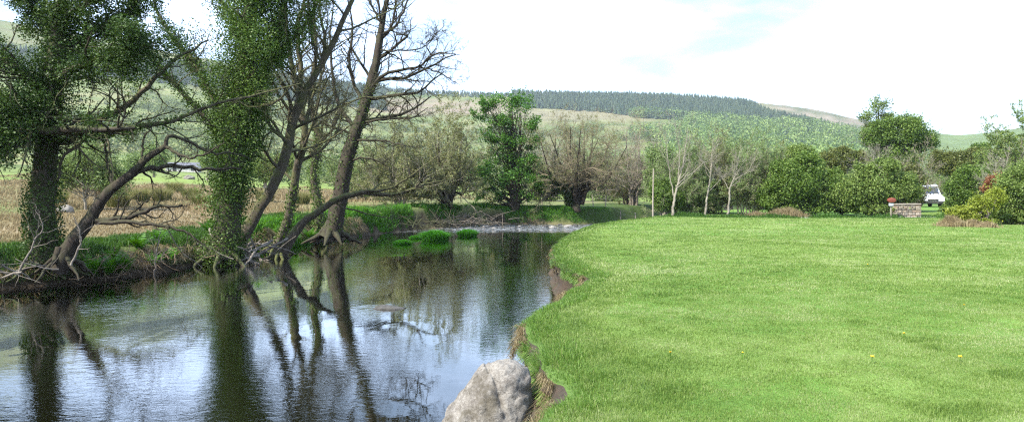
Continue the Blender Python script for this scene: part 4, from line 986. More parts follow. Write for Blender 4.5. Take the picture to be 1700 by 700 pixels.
for px, d_, top, hw, mt, lab in ((1100, 78, 235, 30, 'pale', 'fresh pale green tree behind the thin pole at the meadow edge'), (1150, 72, 262, 34, 'sallow', 'mid green tree behind the forked birch'),
                                (1212, 84, 240, 38, 'pale', 'tall pale green tree behind the third birch'), (1262, 74, 262, 34, 'hedge2', 'olive tree rising behind the right end of the leafless thicket'), (1010, 96, 262, 34, 'pale', 'pale green tree behind the right half of the domed bare tree'),
                                (700, 84, 262, 40, 'sallow', 'mid green tree behind the large olive-grey willow'), (905, 88, 272, 26, 'sallow', 'mid green tree between the sycamore and the domed bare tree')):
    M.setdefault('hedge2', leaf_mat('olive_green_leaves', [(.04, .07, .018), (.11, .15, .04), (.20, .24, .07)], .3))
    ch = (345 - top) / 2
    leafy('hedge_tree', lab, px, d_, 345, [(px, top + ch * .7, hw, ch * .7), (px - hw * .6, top + ch * 1.2, hw * .6, ch * .6), (px + hw * .6, top + ch * 1.1, hw * .6, ch * .6), (px, top + ch * 1.5, hw * .9, ch * .5)], mt, 70, 110, .22, .12, 'twig', 3, rc=.34, twigs=True)
bl = [dict(k=14, t0=.3, t1=1, ang=.6, lf=.40, n=8, wander=.14, up=.10, rf=.45), dict(k=6, t0=.15, t1=1, ang=.6, lf=.45, n=6, wander=.16, up=.06, rf=.6), dict(k=4, t0=.2, t1=1, ang=.6, lf=.5, n=4, wander=.18, up=.05, rf=.6, rmin=.007)]
def birch(label, d, trunk, rad, lims): stem_tree('birch_tree', label, d, trunk, rad, lims, bl, mat='birch', tmat='birch', flare=False)
birch('pale birch forking low into three white stems at the meadow edge', 51, [(1117, 362), (1118, 345), (1123, 315), (1134, 270), (1143, 215)], [.10, .085, .07, .045, .01],
      [([(1118, 325), (1112, 290, .2), (1108, 250, .3), (1100, 220, .3)], [.045, .01]), ([(1122, 310), (1146, 290, -.2), (1170, 270, -.3), (1188, 258, -.3)], [.038, .008]), ([(1126, 300), (1128, 250, .2), (1120, 205, .3)], [.038, .008])])
birch('single slim pale birch stem leaning slightly right, second of three', 51.5, [(1170, 360), (1174, 330), (1180, 285), (1184, 230)], [.07, .06, .045, .01], [([(1176, 318), (1200, 295, .2), (1215, 280, .2)], [.025, .008]), ([(1180, 290), (1165, 262, .2), (1160, 235, .2)], [.025, .008])])
birch('short crooked pale birch nearest the leafless thicket, third of three', 51, [(1208, 358), (1211, 335), (1212, 312), (1222, 285), (1228, 250)], [.075, .065, .055, .03, .01], [([(1212, 318), (1198, 295, .2), (1185, 275, .3)], [.03, .008]), ([(1216, 300), (1240, 285, -.2), (1255, 262, -.2)], [.025, .008])])

leafy('holly_bush', 'dark green bush beside the thin pole at the meadow edge', 1098, 55, 360, [(1100, 322, 26, 34), (1120, 335, 20, 22)], 'hawthorn', 26, 420, .13, .05, 'twig_dark', 3, cat='bush', rc=.4)
leafy('thorn_bush', 'big dense green thorn bush left of the stone pier, nearest the birches', 1322, 54.5, 361, [(1318, 305, 52, 44), (1284, 322, 28, 34), (1362, 316, 36, 40), (1338, 270, 30, 22), (1300, 282, 22, 22), (1378, 296, 18, 18), (1330, 345, 60, 14)], 'hawthorn', 150, 260, .14, .08, 'twig_dark', 4, cat='bush', rc=.30)
leafy('thorn_bush', 'small mid green bush filling the gap between the two big bushes', 1392, 57, 360, [(1392, 318, 26, 32), (1386, 296, 18, 16), (1400, 340, 28, 16)], 'hawthorn', 50, 240, .15, .05, 'twig_dark', 3, cat='bush', rc=.4)
leafy('thorn_bush', 'mid green scrubby bush behind the left end of the stone pier', 1512, 58, 358, [(1508, 300, 26, 30), (1520, 326, 18, 22)], 'olive', 40, 240, .16, .05, 'twig_dark', 3, cat='bush', rc=.4)
leafy('thorn_tree', 'lighter green rounded treetop rising behind the big thorn bush', 1330, 62, 355, [(1328, 262, 30, 26), (1346, 280, 30, 24)], 'sallow', 36, 380, .15, .1, 'twig', 2, rc=.35, twigs=True)
leafy('sallow_bush', 'broad light green sallow bush just left of the stone pier', 1452, 53, 360, [(1450, 312, 54, 40), (1414, 322, 32, 32), (1492, 318, 36, 34), (1468, 280, 34, 20), (1434, 286, 24, 18), (1508, 298, 18, 16), (1455, 346, 62, 12)], 'sallow', 150, 260, .14, .08, 'twig_dark', 4, cat='bush', rc=.30)
leafy('hedge_tree', 'olive-green flat-topped hedge tree behind the gap between the two big bushes', 1392, 80, 350, [(1395, 262, 38, 20), (1380, 290, 34, 26), (1425, 270, 24, 20)], 'olive', 40, 340, .2, .1, 'twig', 2, rc=.35)
leafy('maple_tree', 'large round dark green tree rising behind the bushes near the stone pier', 1490, 88, 346, [(1492, 220, 52, 30), (1452, 226, 26, 26), (1532, 232, 30, 24), (1490, 258, 56, 22), (1510, 204, 24, 16), (1470, 208, 22, 14)], 'hawthorn', 140, 260, .2, .25, 'bark_dark', 2, rc=.32, twigs=True)
leafy('tall_tree', 'tall thin-crowned tree topping the skyline behind the dark round tree', 1462, 92, 350, [(1458, 174, 24, 15), (1442, 192, 20, 14), (1470, 192, 22, 12), (1450, 212, 22, 14)], 'sallow', 40, 60, .2, .18, 'bark_dark', 1, rc=.5, twigs=True, shell=.3)
twiggy('bare_tree', 'pale spindly bare tree just left of the white van', 1520, 58, 350, 236, 28, 'twig', 5, rad=.05, leafn=1, leafmat='olive', leafsize=.09)
twiggy('bare_tree', 'whitish bare tree standing against the dark round tree', 1455, 68, 350, 222, 26, 'birch', 5, rad=.05)
leafy('thorn_bush', 'dark green bush just right of the white van', 1590, 55, 358, [(1590, 318, 26, 32), (1622, 304, 32, 34), (1578, 345, 18, 14), (1602, 292, 20, 16), (1640, 320, 26, 26)], 'hawthorn', 90, 260, .13, .08, 'twig_dark', 3, cat='bush', rc=.33)
leafy('thorn_tree', 'mid green tree top behind the bush right of the van', 1596, 82, 350, [(1582, 270, 36, 26), (1622, 262, 30, 20), (1556, 268, 20, 22)], 'olive', 40, 340, .2, .12, 'twig', 2, rc=.36, twigs=True)
leafy('thorn_bush', 'large dark green bush at the right edge of the meadow', 1690, 40, 378, [(1694, 322, 50, 48), (1655, 340, 28, 30), (1730, 310, 50, 60), (1790, 320, 60, 60), (1672, 300, 24, 22), (1706, 288, 24, 20), (1690, 360, 50, 16)], 'sallow', 170, 300, .10, .08, 'twig_dark', 4, cat='bush', rc=.26)
leafy('rust_bush', 'bush with rust-red young leaves behind the yellow-green gorse', 1652, 44, 372, [(1655, 302, 22, 14), (1640, 312, 12, 10)], 'rust', 14, 220, .11, .04, 'twig_dark', 2, cat='bush', rc=.5)
leafy('gorse_bush', 'yellow-green low gorse bush spreading before the right-hand bushes', 1612, 38.5, 376, [(1600, 356, 30, 18), (1630, 342, 28, 20), (1652, 328, 18, 18), (1615, 366, 44, 8)], 'gorse', 70, 260, .09, .04, 'twig_dark', 3, cat='bush', rc=.40)
twiggy('bare_tree', 'half-leafed grey tree at the right frame edge above the bushes', 1694, 66, 350, 190, 46, 'twig', 9, rad=.08, leafn=8, leafmat='sallow', leafsize=.13)
twiggy('bare_tree', 'thin whitish dead branches poking up through the bushes on the right', 1668, 50, 360, 238, 24, 'birch', 5, rad=.04)
leafy('pine_tree', 'small dark tree on the skyline above the white van', 1628, 100, 345, [(1626, 246, 18, 12), (1608, 256, 14, 10)], 'hawthorn', 16, 200, .22, .12, 'bark_dark', 1, rc=.5, shell=.3)
leafy('willow', 'soft pale green willow bush in the reed field behind the far left trunk', 150, 42, 345, [(150, 275, 52, 44), (110, 290, 36, 34), (190, 300, 34, 30)], 'pale', 60, 170, .12, .06, 'twig', 4, rc=.38, cat='tree', twigs=True)
leafy('willow', 'small yellow-green willow beside the barn behind the leaning tree', 255, 120, 305, [(255, 262, 26, 26), (225, 270, 22, 20)], 'pale', 30, 200, .3, .12, 'twig', 2, rc=.4, twigs=True)
leafy('hedge_tree', 'rounded green tree standing right of the barn', 345, 150, 296, [(350, 262, 24, 22), (375, 268, 20, 18)], 'sallow', 30, 220, .35, .15, 'twig', 2, rc=.4)
leafy('willow', 'bright green leafy tree glimpsed between the slanting trunks', 442, 90, 320, [(440, 280, 26, 26), (470, 272, 22, 24)], 'sallow', 30, 260, .22, .12, 'twig', 2, rc=.4)
leafy('willow', 'pale yellow-green tree behind the low bough right of the dark trunk', 632, 88, 330, [(632, 280, 34, 30), (600, 292, 26, 24), (668, 290, 30, 26)], 'pale', 44, 260, .22, .1, 'twig', 3, rc=.38, twigs=True)
leafy('hedge_tree', 'round pale green tree in the field behind the leafless thickets', 1150, 130, 335, [(1150, 268, 44, 26), (1200, 262, 34, 24), (1105, 280, 30, 24)], 'pale', 50, 260, .32, .15, 'twig', 2, rc=.36)

# dead grass clumps along the meadow's far edge
def straw(name, px, py, d, w, h, lab, n=3600):
    p = Q(px, py, d); g = Geo(); x = p[0] + w * .30 * rng.normal(size=n); y = p[1] + .35 * rng.normal(size=n); h = h * (.35 + .75 * vnoise(x, y, .45, 5)) * (.55 + .6 * np.exp(-((x - p[0]) / w * 2) ** 2))
    blades(g, x, y, height(x, y), h * (.5 + .6 * rng.random(n)), .028, .6, None)
    tag(build(name, g, M['reed'], origin=(p[0], p[1], gz(p[0], p[1]))), lab, 'dead grass')
straw('dry_grass_clump', 1302, 360, 51.5, 2.1, .75, 'tawny dead grass clump at the foot of the big thorn bush'); straw('dry_grass_clump', 1262, 360, 52, 1.9, .45, 'low pale dead grass clump left of the tawny one')
straw('dry_grass_clump', 1580, 376, 37.5, .8, .62, 'dead grass clump at the left end of the gorse bush'); straw('dry_grass_clump', 1628, 377, 36.8, .9, .50, 'dead grass clump below the middle of the gorse bush')
g = Geo(); n = 30000; x = 9.5 + 26 * rng.random(n); y = 51.0 + .6 * rng.normal(size=n); k = ((x < 19.5) | (rng.random(n) < .35)) & (river_sd(x, y)[0] > .3); x, y = x[k], y[k]
lum = fbm(x, y, 2.0, 12); blades(g, x, y, height(x, y), .08 + .42 * rng.random(len(x)) ** 2 * smoothstep(.35, .75, lum), .035, .8)
tag(build('edge_herbs', g, M['weed']), 'rough green herbs along the far edge of the mown meadow', 'herbs', kind='stuff')

# ------------------------------------------------------------------ hill woods
def polar_pick(n, px0, px1, d0, d1, test):
    px = px0 + (px1 - px0) * rng.random(n); y = np.sqrt(d0 ** 2 + (d1 ** 2 - d0 ** 2) * rng.random(n)); x = (px - CX) / F * y; z = land(x, y); py = HY - F * (z - H0) / y
    k = test(px, py, x, y); return x[k], y[k], z[k]
def conifers(g, x, y, z, h):
    n = len(x); sd = 7; an = np.arange(sd) / sd * 2 * pi
    for (b, t, r) in ((.08, .5, .21), (.3, .75, .16), (.55, 1.0, .10)):
        jit = .75 + .5 * rng.random((n, sd)); ph = rng.random((n, 1)) * 6
        ring = np.stack([x[:, None] + h[:, None] * r * jit * np.cos(an + ph), y[:, None] + h[:, None] * r * jit * np.sin(an + ph), (z + h * b)[:, None] - h[:, None] * .05 * rng.random((n, sd))], -1)
        top = np.stack([x, y, z + h * t], -1)[:, None]
        P = np.concatenate([ring, top], 1); b0 = np.arange(n)[:, None, None] * (sd + 1); k = np.arange(sd)
        f = b0 + np.stack([k, (k + 1) % sd, np.full(sd, sd), np.full(sd, sd)], -1)[None]
        g.add(P, f, np.repeat(rng.random(n), sd + 1))
sk_ = lambda px: np.interp(px, SKY_PX, SKY_PY)
n3 = lambda x, y: fbm(x, y, 70, 88)
g = Geo()
x, y, z = polar_pick(60000, -60, 640, 700, 1330, lambda px, py, x, y: (py < sk_(px) + 30 + 12 * (n3(x, y) - .5)) & (py > sk_(px) - 5)); k = rng.random(len(x)) < min(1, 7000 / len(x)); conifers(g, x[k], y[k], z[k], 7 + 6 * rng.random(k.sum()))
tag(build('conifer_forest', g, M['conifer']), 'dark bluish conifer plantation along the hilltop behind the left trees', 'conifer forest', kind='stuff')
g = Geo()
low = lambda px: np.interp(px, [860, 900, 1050, 1120, 1200, 1280, 1340], [178, 182, 192, 200, 206, 214, 212])
x, y, z = polar_pick(80000, 850, 1345, 700, 1330, lambda px, py, x, y: (py < low(px) + 10 * (n3(x, y) - .5)) & (py > sk_(px) - 4 + 18 * smoothstep(1230, 1300, px))); k = rng.random(len(x)) < min(1, 9500 / len(x)); conifers(g, x[k], y[k], z[k], 6 + 8 * rng.random(k.sum()))
x, y, z = polar_pick(30000, 1290, 1440, 500, 1200, lambda px, py, x, y: (py > sk_(px) + 14) & (n3(x, y) > .45)); k = rng.random(len(x)) < min(1, 1500 / len(x)); conifers(g, x[k], y[k], z[k], 8 + 6 * rng.random(k.sum()))
x, y, z = polar_pick(6000, 600, 850, 1250, 1330, lambda px, py, x, y: (py < sk_(px) + 4)); k = rng.random(len(x)) < min(1, 700 / len(x)); conifers(g, x[k], y[k], z[k], 5 + 3 * rng.random(k.sum()))
tag(build('conifer_forest', g, M['conifer']), 'grey-green conifer forest across the ridge of the hill in the centre', 'conifer forest', kind='stuff')
def broad(g, x, y, z, h, n=60, size=1.0):
    c = np.stack([x, y, z + h * .5], -1); nn_ = len(x); tone = np.repeat(np.clip(.5 + .30 * rng.normal(size=nn_), 0, 1), n)
    dd = unit(rng.normal(size=(nn_, n, 3))) * (.75 + .35 * rng.random((nn_, n, 1))); P = c[:, None] + dd * (h * .52)[:, None, None] * np.array([1, 1, .9])
    leaves(g, P.reshape(-1, 3), size, v=np.clip(tone + .25 * (rng.random(nn_ * n) - .5), 0, 1), upb=.3)
g = Geo()
x, y, z = polar_pick(40000, 1040, 1450, 330, 1150, lambda px, py, x, y: (py > low(px) - 4) & (py > sk_(px) + 18) & (n3(x, y) > .34 + .35 * smoothstep(1150, 1060, px))); k = rng.random(len(x)) < min(1, 2900 / len(x)); broad(g, x[k], y[k], z[k], 9 + 7 * rng.random(k.sum()), 60, 2.0)
tag(build('broadleaf_wood', g, M['bright_hill']), 'fresh light green broadleaf wood on the hillside below the conifers', 'woodland', kind='stuff')
g = Geo()
x, y, z = polar_pick(30000, -80, 1060, 260, 900, lambda px, py, x, y: (n3(x, y) > .53) & (py > sk_(px) + 28 + 12 * (px < 600)) & (py < 290)); k = rng.random(len(x)) < min(1, 1500 / len(x)); broad(g, x[k], y[k], z[k], 4 + 5 * rng.random(k.sum()), 60, 1.1)
x, y, z = polar_pick(20000, 420, 1800, 120, 330, lambda px, py, x, y: (n3(x, y) > .40)); k = rng.random(len(x)) < min(1, 420 / len(x)); broad(g, x[k], y[k], z[k], 5 + 4 * rng.random(k.sum()), 260, .55)
for (pa, pb, da, db) in ((-60, 700, 330, 420), (-60, 620, 520, 600), (100, 900, 700, 640), (560, 1060, 520, 560), (640, 1000, 860, 840), (150, 330, 420, 760), (420, 520, 300, 620), (720, 690, 420, 800), (880, 960, 380, 700), (250, 640, 880, 900), (1440, 1800, 420, 560), (1480, 1800, 760, 700)):
    n_ = int(max(abs(pb - pa) * da / F / 4, abs(db - da) / 4)); t_ = np.linspace(0, 1, n_) + .3 * rng.normal(size=n_) / n_; t_ = t_[rng.random(n_) > .25]
    yy_ = da + (db - da) * t_ + 6 * np.sin(t_ * 9 + pa); xx_ = (pa + (pb - pa) * t_ - CX) / F * yy_; broad(g, xx_, yy_, land(xx_, yy_), 2.5 + 4.5 * rng.random(len(t_)) ** 2, 60, .9)
M['hedge'] = leaf_mat('hedge_leaves', [(.035, .06, .018), (.09, .13, .035), (.19, .23, .07)], .3)
tag(build('hedgerow_wood', g, M['hedge']), 'pale green hedgerow trees scattered over the fields in front of the hill', 'woodland', kind='stuff')
# rocky crest
g = Geo()
for k in range(130):
    px = 1255 + 175 * rng.random(); dd_ = HD - 30 + 20 * rng.random(); p = Q(px, 0, dd_); z = float(land(np.array([p[0]]), np.array([p[1]]))[0]); s = 3 + 6 * rng.random(); c = np.array([p[0], p[1], z])
    t = [c + s * np.array(q) * (.7 + .6 * rng.random(3)) for q in ((-1, -1, -.3), (1, -1, -.3), (1, 1, -.3), (-1, 1, -.3), (-.6, -.6, .5), (.6, -.6, .6), (.6, .6, .5), (-.6, .6, .5))]
    g.add(t, [(0, 1, 5, 4), (1, 2, 6, 5), (2, 3, 7, 6), (3, 0, 4, 7), (4, 5, 6, 7)])
tag(build('crag_rocks', g, M['stone']), 'broken grey outcrops along the bare right-hand crest of the hill', 'crag', kind='stuff')

# ------------------------------------------------------------------ boxes and built things
def box(g, c, s, v=None, rot=0., bev=0.0):
    c = np.array(c, float); hx, hy, hz = np.array(s, float) / 2; b = bev
    if b <= 0:
        P = np.array([(x * hx, y * hy, z * hz) for z in (-1, 1) for x, y in ((-1, -1), (1, -1), (1, 1), (-1, 1))])
        f = [(3, 2, 1, 0), (4, 5, 6, 7), (0, 1, 5, 4), (1, 2, 6, 5), (2, 3, 7, 6), (3, 0, 4, 7)]
    else:
        P, f = [], []
        for z, sh in ((-1, b), (-1 + 0, 0), (1, 0), (1, b)): pass
        lev = [(-hz, b), (-hz + b, 0), (hz - b, 0), (hz, b)]
        for z, sh in lev:
            x, y = hx - sh, hy - sh
            for (px_, py_) in ((-x + b, -y), (x - b, -y), (x, -y + b), (x, y - b), (x - b, y), (-x + b, y), (-x, y - b), (-x, -y + b)): P.append((px_, py_, z))
        for l in range(3):
            for q in range(8): a0 = l * 8 + q; a1 = l * 8 + (q + 1) % 8; f.append((a0, a1, a1 + 8, a0 + 8))
        for l, fl_ in ((0, True), (3, False)):
            o = l * 8
            for t in ((0, 1, 2, 7), (7, 2, 3, 6), (6, 3, 4, 5)): q = [o + k for k in t]; f.append(q[::-1] if fl_ else q)
        P = np.array(P)
    cc, sn = cos(rot), sin(rot); P = np.stack([P[:, 0] * cc - P[:, 1] * sn, P[:, 0] * sn + P[:, 1] * cc, P[:, 2]], -1) + c
    g.add(P, f, None if v is None else np.full(len(P), v)); return g

M['masonry'] = v_mat('pier_stones', [(.10, .085, .07), (.22, .185, .145), (.17, .15, .125), (.32, .27, .20), (.24, .17, .12), (.38, .33, .26)], .9, 14, .6)
M['cope'] = plain_mat('cope_stone', (.22, .19, .15), (.34, .30, .25), .9, 9, .5)
M['mortar'] = plain_mat('mortar', (.13, .10, .075), (.20, .16, .12), .95, 20, .4)
M['slab'] = plain_mat('concrete_slab', (.42, .40, .35), (.52, .49, .44), .9, 6, .2)
M['paint'] = plain_mat('white_paint', (.74, .77, .82), (.78, .80, .84), .25, 2)
M['glass'] = plain_mat('dark_glass', (.03, .05, .09), (.05, .08, .14), .05, 3)
M['rubber'] = plain_mat('black_rubber', (.02, .02, .02), (.035, .035, .035), .8)
M['lamp'] = plain_mat('lamp_glass', (.6, .6, .58), (.8, .8, .78), .1)
M['red'] = plain_mat('red_paint', (.17, .035, .022), (.26, .07, .04), .55, 7)
M['notice'] = plain_mat('white_notice', (.38, .39, .40), (.48, .49, .50), .5, 12)
M['post'] = bark_mat('weathered_post', (.20, .17, .13), (.38, .33, .27), None)
M['slate'] = plain_mat('roof_slate', (.085, .085, .095), (.13, .13, .15), .6, 1.2, .2)
M['barnwall'] = plain_mat('barn_stone', (.38, .35, .30), (.60, .57, .50), .9, 1.6, .5)
M['barndark'] = plain_mat('barn_opening', (.02, .018, .015), None, .9)
M['wire'] = plain_mat('rusty_wire', (.12, .10, .08), (.20, .17, .14), .6)
M['dandelion'] = plain_mat('dandelion_petals', (.75, .55, .02), (.85, .68, .04), .6)

# stone pier
p = Q(1505, 363, 51.5); z0 = gz(p[0], p[1]); W_, D_, H_ = 1.70, .62, .98
T = empty('stone_pier', (p[0], p[1], z0), 'short squared pier of rubble stone with flat coping at the meadow gateway', 'stone pier')
g = Geo(); box(g, (p[0], p[1], z0 + H_ / 2 - .02), (W_ - .10, D_ - .10, H_ - .10)); build('core', g, M['mortar'], T)
g = Geo(); zz = 0.0
while zz < H_ - .14:
    ch = .10 + .11 * rng.random(); ch = min(ch, H_ - .10 - zz)
    for side in range(4):
        Ls = W_ if side < 2 else D_; q = 0
        while q < Ls - .04:
            w = min(.11 + .26 * rng.random() ** 1.4, Ls - q); off = -Ls / 2 + q + w / 2; dp = .10 + .05 * rng.random()
            if side < 2: c = (p[0] + off, p[1] + (-1 if side == 0 else 1) * (D_ / 2 - .04 + .015 * rng.random()), z0 + zz + ch / 2)
            else: c = (p[0] + (-1 if side == 2 else 1) * (W_ / 2 - .04 + .015 * rng.random()), p[1] + off, z0 + zz + ch / 2)
            box(g, c, (w - .02, dp, ch - .012 - .03 * rng.random()) if side < 2 else (dp, w - .02, ch - .012 - .03 * rng.random()), rng.random(), (rng.random() - .5) * .16, .026); q += w
    zz += ch
build('stonework', g, M['masonry'], T)
g = Geo()
for k in range(5): box(g, (p[0] - W_ / 2 + .17 + k * .342, p[1], z0 + H_ - .045 + .01 * rng.random()), (.335, D_ + .06, .085), None, 0, .015)
build('coping', g, M['cope'], T)
g = Geo(); box(g, (p[0] + .05, p[1] - .05, z0 + .025), (3.9, 1.25, .07), None, 0, .01); o = tag(build('stone_slab', g, M['slab'], origin=(p[0], p[1], z0)), 'flat pale concrete slab lying in the grass under the stone pier', 'slab')

# red and white sign by the pier
p = Q(1479, 360, 50.6); z0 = gz(p[0], p[1]); T = empty('sign_post', (p[0], p[1], z0), 'small post with rounded red board over a white notice left of the stone pier', 'sign')
g = Geo(); box(g, (p[0], p[1], z0 + .60), (.07, .07, 1.24), None, 0, .01); build('post', g, M['post'], T)
g = Geo(); n = 20; an = np.arange(n) / n * 2 * pi
ring = lambda r, yy: np.stack([p[0] + r * 1.0 * np.cos(an), np.full(n, p[1] + yy), z0 + 1.22 + r * .55 * np.sin(an)], -1)
P = np.concatenate([ring(.30, -.07), ring(.30, -.13), ring(.12, -.15), ring(.02, -.15), ring(.02, -.07)]); f = []
for l in range(4):
    for q in range(n): f.append((l * n + q, l * n + (q + 1) % n, (l + 1) * n + (q + 1) % n, (l + 1) * n + q))
for q in range(n): f.append((4 * n + q, 4 * n + (q + 1) % n, (q + 1) % n, q))
g.add(P, f); build('red_board', g, M['red'], T)
g = Geo(); box(g, (p[0] - .02, p[1] - .07, z0 + .92), (.32, .03, .20), None, 0, .006); build('notice_panel', g, M['notice'], T)

# white van
p = Q(1549, 350, 74); z0 = gz(p[0], p[1]); rz = radians(-14)
T = empty('van', (p[0], p[1], z0), 'white van facing the meadow, half hidden among the bushes by the pier', 'van')
def vloc(P):
    P = np.asarray(P, float) * 1.17; c, s = cos(rz), sin(rz)
    return np.stack([P[:, 0] * c - P[:, 1] * s + p[0], P[:, 0] * s + P[:, 1] * c + p[1], P[:, 2] + z0], -1)
side = [(0, .32), (0, .62), (.10, .86), (.95, 1.08), (1.55, 1.78), (1.75, 1.90), (2.2, 1.96), (4.4, 1.96), (4.6, 1.85), (4.65, .9), (4.62, .34)]
g = Geo(); hw = .90; P = []
def half(zz): return hw * (1 - .12 * max(0, (zz - 1.0)))
for sgn, ins in ((-1, 0), (1, 0)):
    for (yy, zz) in side: P.append((sgn * half(zz), yy, zz))
nS = len(side); f = []
for k in range(nS): a0 = k; a1 = (k + 1) % nS; f.append((a0, a0 + nS, a1 + nS, a1))
P = vloc(P); 
for base_ in (0, nS):
    for t in ((0, 1, 9, 10), (1, 2, 3, 9), (3, 4, 8, 9), (4, 5, 7, 8), (5, 6, 7, 7)): f.append([base_ + q for q in (t if base_ == 0 else t[::-1])] if t[2] != t[3] else [base_ + t[0], base_ + t[1], base_ + t[2], base_ + t[2]])
g.add(P, f); body = build('body', g, M['paint'], T)
bm = body.modifiers.new('round', 'BEVEL'); bm.width = .05; bm.segments = 2
def vbox(name, c, s, mat, par=None, tilt=None, bev=.02):
    g = Geo(); box(g, (0, 0, 0), s, None, 0, bev); Pn = g.v[0].astype(float)
    if tilt: ct, st_ = cos(tilt), sin(tilt); Pn = np.stack([Pn[:, 0], Pn[:, 1] * ct - Pn[:, 2] * st_, Pn[:, 1] * st_ + Pn[:, 2] * ct], -1)
    g.v[0] = vloc(Pn + np.array(c)); return build(name, g, M[mat], par or T)
vbox('windscreen', (0, 1.235, 1.46), (1.48, .03, .80), 'glass', tilt=-radians(40.6), bev=.01)
for s in (-1, 1):
    vbox('side_window', (s * .835, 2.05, 1.52), (.03, .75, .42), 'glass', bev=.01); vbox('headlight', (s * .66, .03, .72), (.30, .10, .20), 'lamp'); vbox('mirror', (s * 1.0, 1.05, 1.22), (.18, .10, .24), 'rubber')
vbox('grille', (0, -.01, .62), (.86, .05, .16), 'rubber'); vbox('bumper', (0, -.02, .40), (1.80, .14, .22), 'rubber', bev=.03)
for s in (-1, 1):
    for yy in (.85, 3.75):
        n = 22; an = np.arange(n) / n * 2 * pi; prof_ = [(.33, -.11), (.34, -.06), (.34, .06), (.33, .11)]
        P = np.concatenate([np.stack([np.full(n, s * .80 + o_), yy + r_ * np.cos(an), .34 + r_ * np.sin(an)], -1) for r_, o_ in [(.2, -.10)] + prof_ + [(.2, .10)]]); f = []
        for l in range(5):
            for q in range(n): f.append((l * n + q, l * n + (q + 1) % n, (l + 1) * n + (q + 1) % n, (l + 1) * n + q))
        g = Geo(); g.add(vloc(P), f); w = build('wheel', g, M['rubber'], T, smooth=True)
        P = np.concatenate([np.stack([np.full(n, s * .80 + o_), yy + r_ * np.cos(an), .34 + r_ * np.sin(an)], -1) for r_, o_ in ((.2, -.08), (.2, .09), (.05, .07), (.01, .07))]); f = []
        for l in range(3):
            for q in range(n): f.append((l * n + q, l * n + (q + 1) % n, (l + 1) * n + (q + 1) % n, (l + 1) * n + q))
        g = Geo(); g.add(vloc(P), f); build('rim', g, M['lamp'], w)

# barn
p = Q(305, 287, 260); z0 = gz(p[0], p[1]); T = empty('barn', (p[0], p[1], z0), 'low old stone barn with grey slate roof far off in the green field', 'barn'); L_, D_, E_, R_ = 10.5, 5.5, 1.7, 3.0; rz = radians(12)
def bl_(P):
    P = np.asarray(P, float); c, s = cos(rz), sin(rz); return np.stack([P[:, 0] * c - P[:, 1] * s + p[0], P[:, 0] * s + P[:, 1] * c + p[1], P[:, 2] + z0], -1)
a, b = L_ / 2, D_ / 2
P = [(-a, -b, -1), (a, -b, -1), (a, b, -1), (-a, b, -1), (-a, -b, E_), (a, -b, E_), (a, b, E_), (-a, b, E_), (-a, 0, R_), (a, 0, R_)]
g = Geo(); g.add(bl_(P), [(0, 1, 5, 4), (1, 2, 6, 5), (2, 3, 7, 6), (3, 0, 4, 7), (5, 6, 9, 9), (7, 4, 8, 8)]); build('wall', g, M['barnwall'], T)
g = Geo(); e = .35
for s in (-1, 1):
    P = [(-a - .2, s * (b + e), E_ - .28), (a + .2, s * (b + e), E_ - .28), (a + .2, 0, R_ + .04), (-a - .2, 0, R_ + .04)]; P += [(x, y, z + .14) for x, y, z in P]
    g.add(bl_(P), [(0, 1, 2, 3), (4, 5, 6, 7), (0, 1, 5, 4), (1, 2, 6, 5), (2, 3, 7, 6), (3, 0, 4, 7)])
build('roof', g, M['slate'], T)
for c_, s_ in (((-2.4, -b - .01, .75), (1.2, .08, 1.7)), ((3.4, -b - .01, .7), (.9, .08, 1.0))):
    g = Geo(); box(g, (0, 0, 0), s_); g.v[0] = bl_(g.v[0].astype(float) + np.array(c_)); build('doorway', g, M['barndark'], T)
g = Geo(); box(g, (0, 0, 0), (.08, 1.6, 1.4)); g.v[0] = bl_(g.v[0].astype(float) + np.array((-a - .01, 0, .7))); build('doorway', g, M['barndark'], T)

# fences beyond the far bank
def fence(label, pts, d_each, h=1.15):
    P = [Q(a, 340, d) for a, d in zip(pts, d_each)]; z = [gz(q[0], q[1]) for q in P]
    T = empty('fence', (P[0][0], P[0][1], z[0]), label, 'fence')
    for q, zz in zip(P, z):
        g = Geo(); tubes(g, np.array([[q[0], q[1], zz - .1], [q[0] + .03 * rng.normal(), q[1], zz + h * .5], [q[0] + .05 * rng.normal(), q[1], zz + h]]), np.array([.055, .05, .045]), 7); build('post', g, M['post'], T)
    g = Geo()
    for k in (.35, .7, 1.05):
        L = np.array([[q[0], q[1], zz + k * h * .95] for q, zz in zip(P, z)]); tubes(g, L, np.full(len(L), .012), 4)
    build('wire', g, M['wire'], T)
fence('wooden post and wire fence beyond the river bend by the domed bare tree', [848, 874, 900, 985, 1005, 1030, 1055], [74, 74, 74, 73, 72.5, 72, 72])
fence('distant post fence crossing the field behind the sycamore', [700, 740, 780, 820, 860, 900], [110, 109, 108, 107, 106, 105])
l = Ln([(1084, 362), (1084, 330), (1085, 280)], 52, [.06, .05, .045], 8, .0); g = Geo(); tubes(g, *l, 8); tag(build('pole', g, M['post'], origin=Q(1084, 362, 52)), 'tall thin weathered pole standing at the meadow edge left of the birches', 'pole')

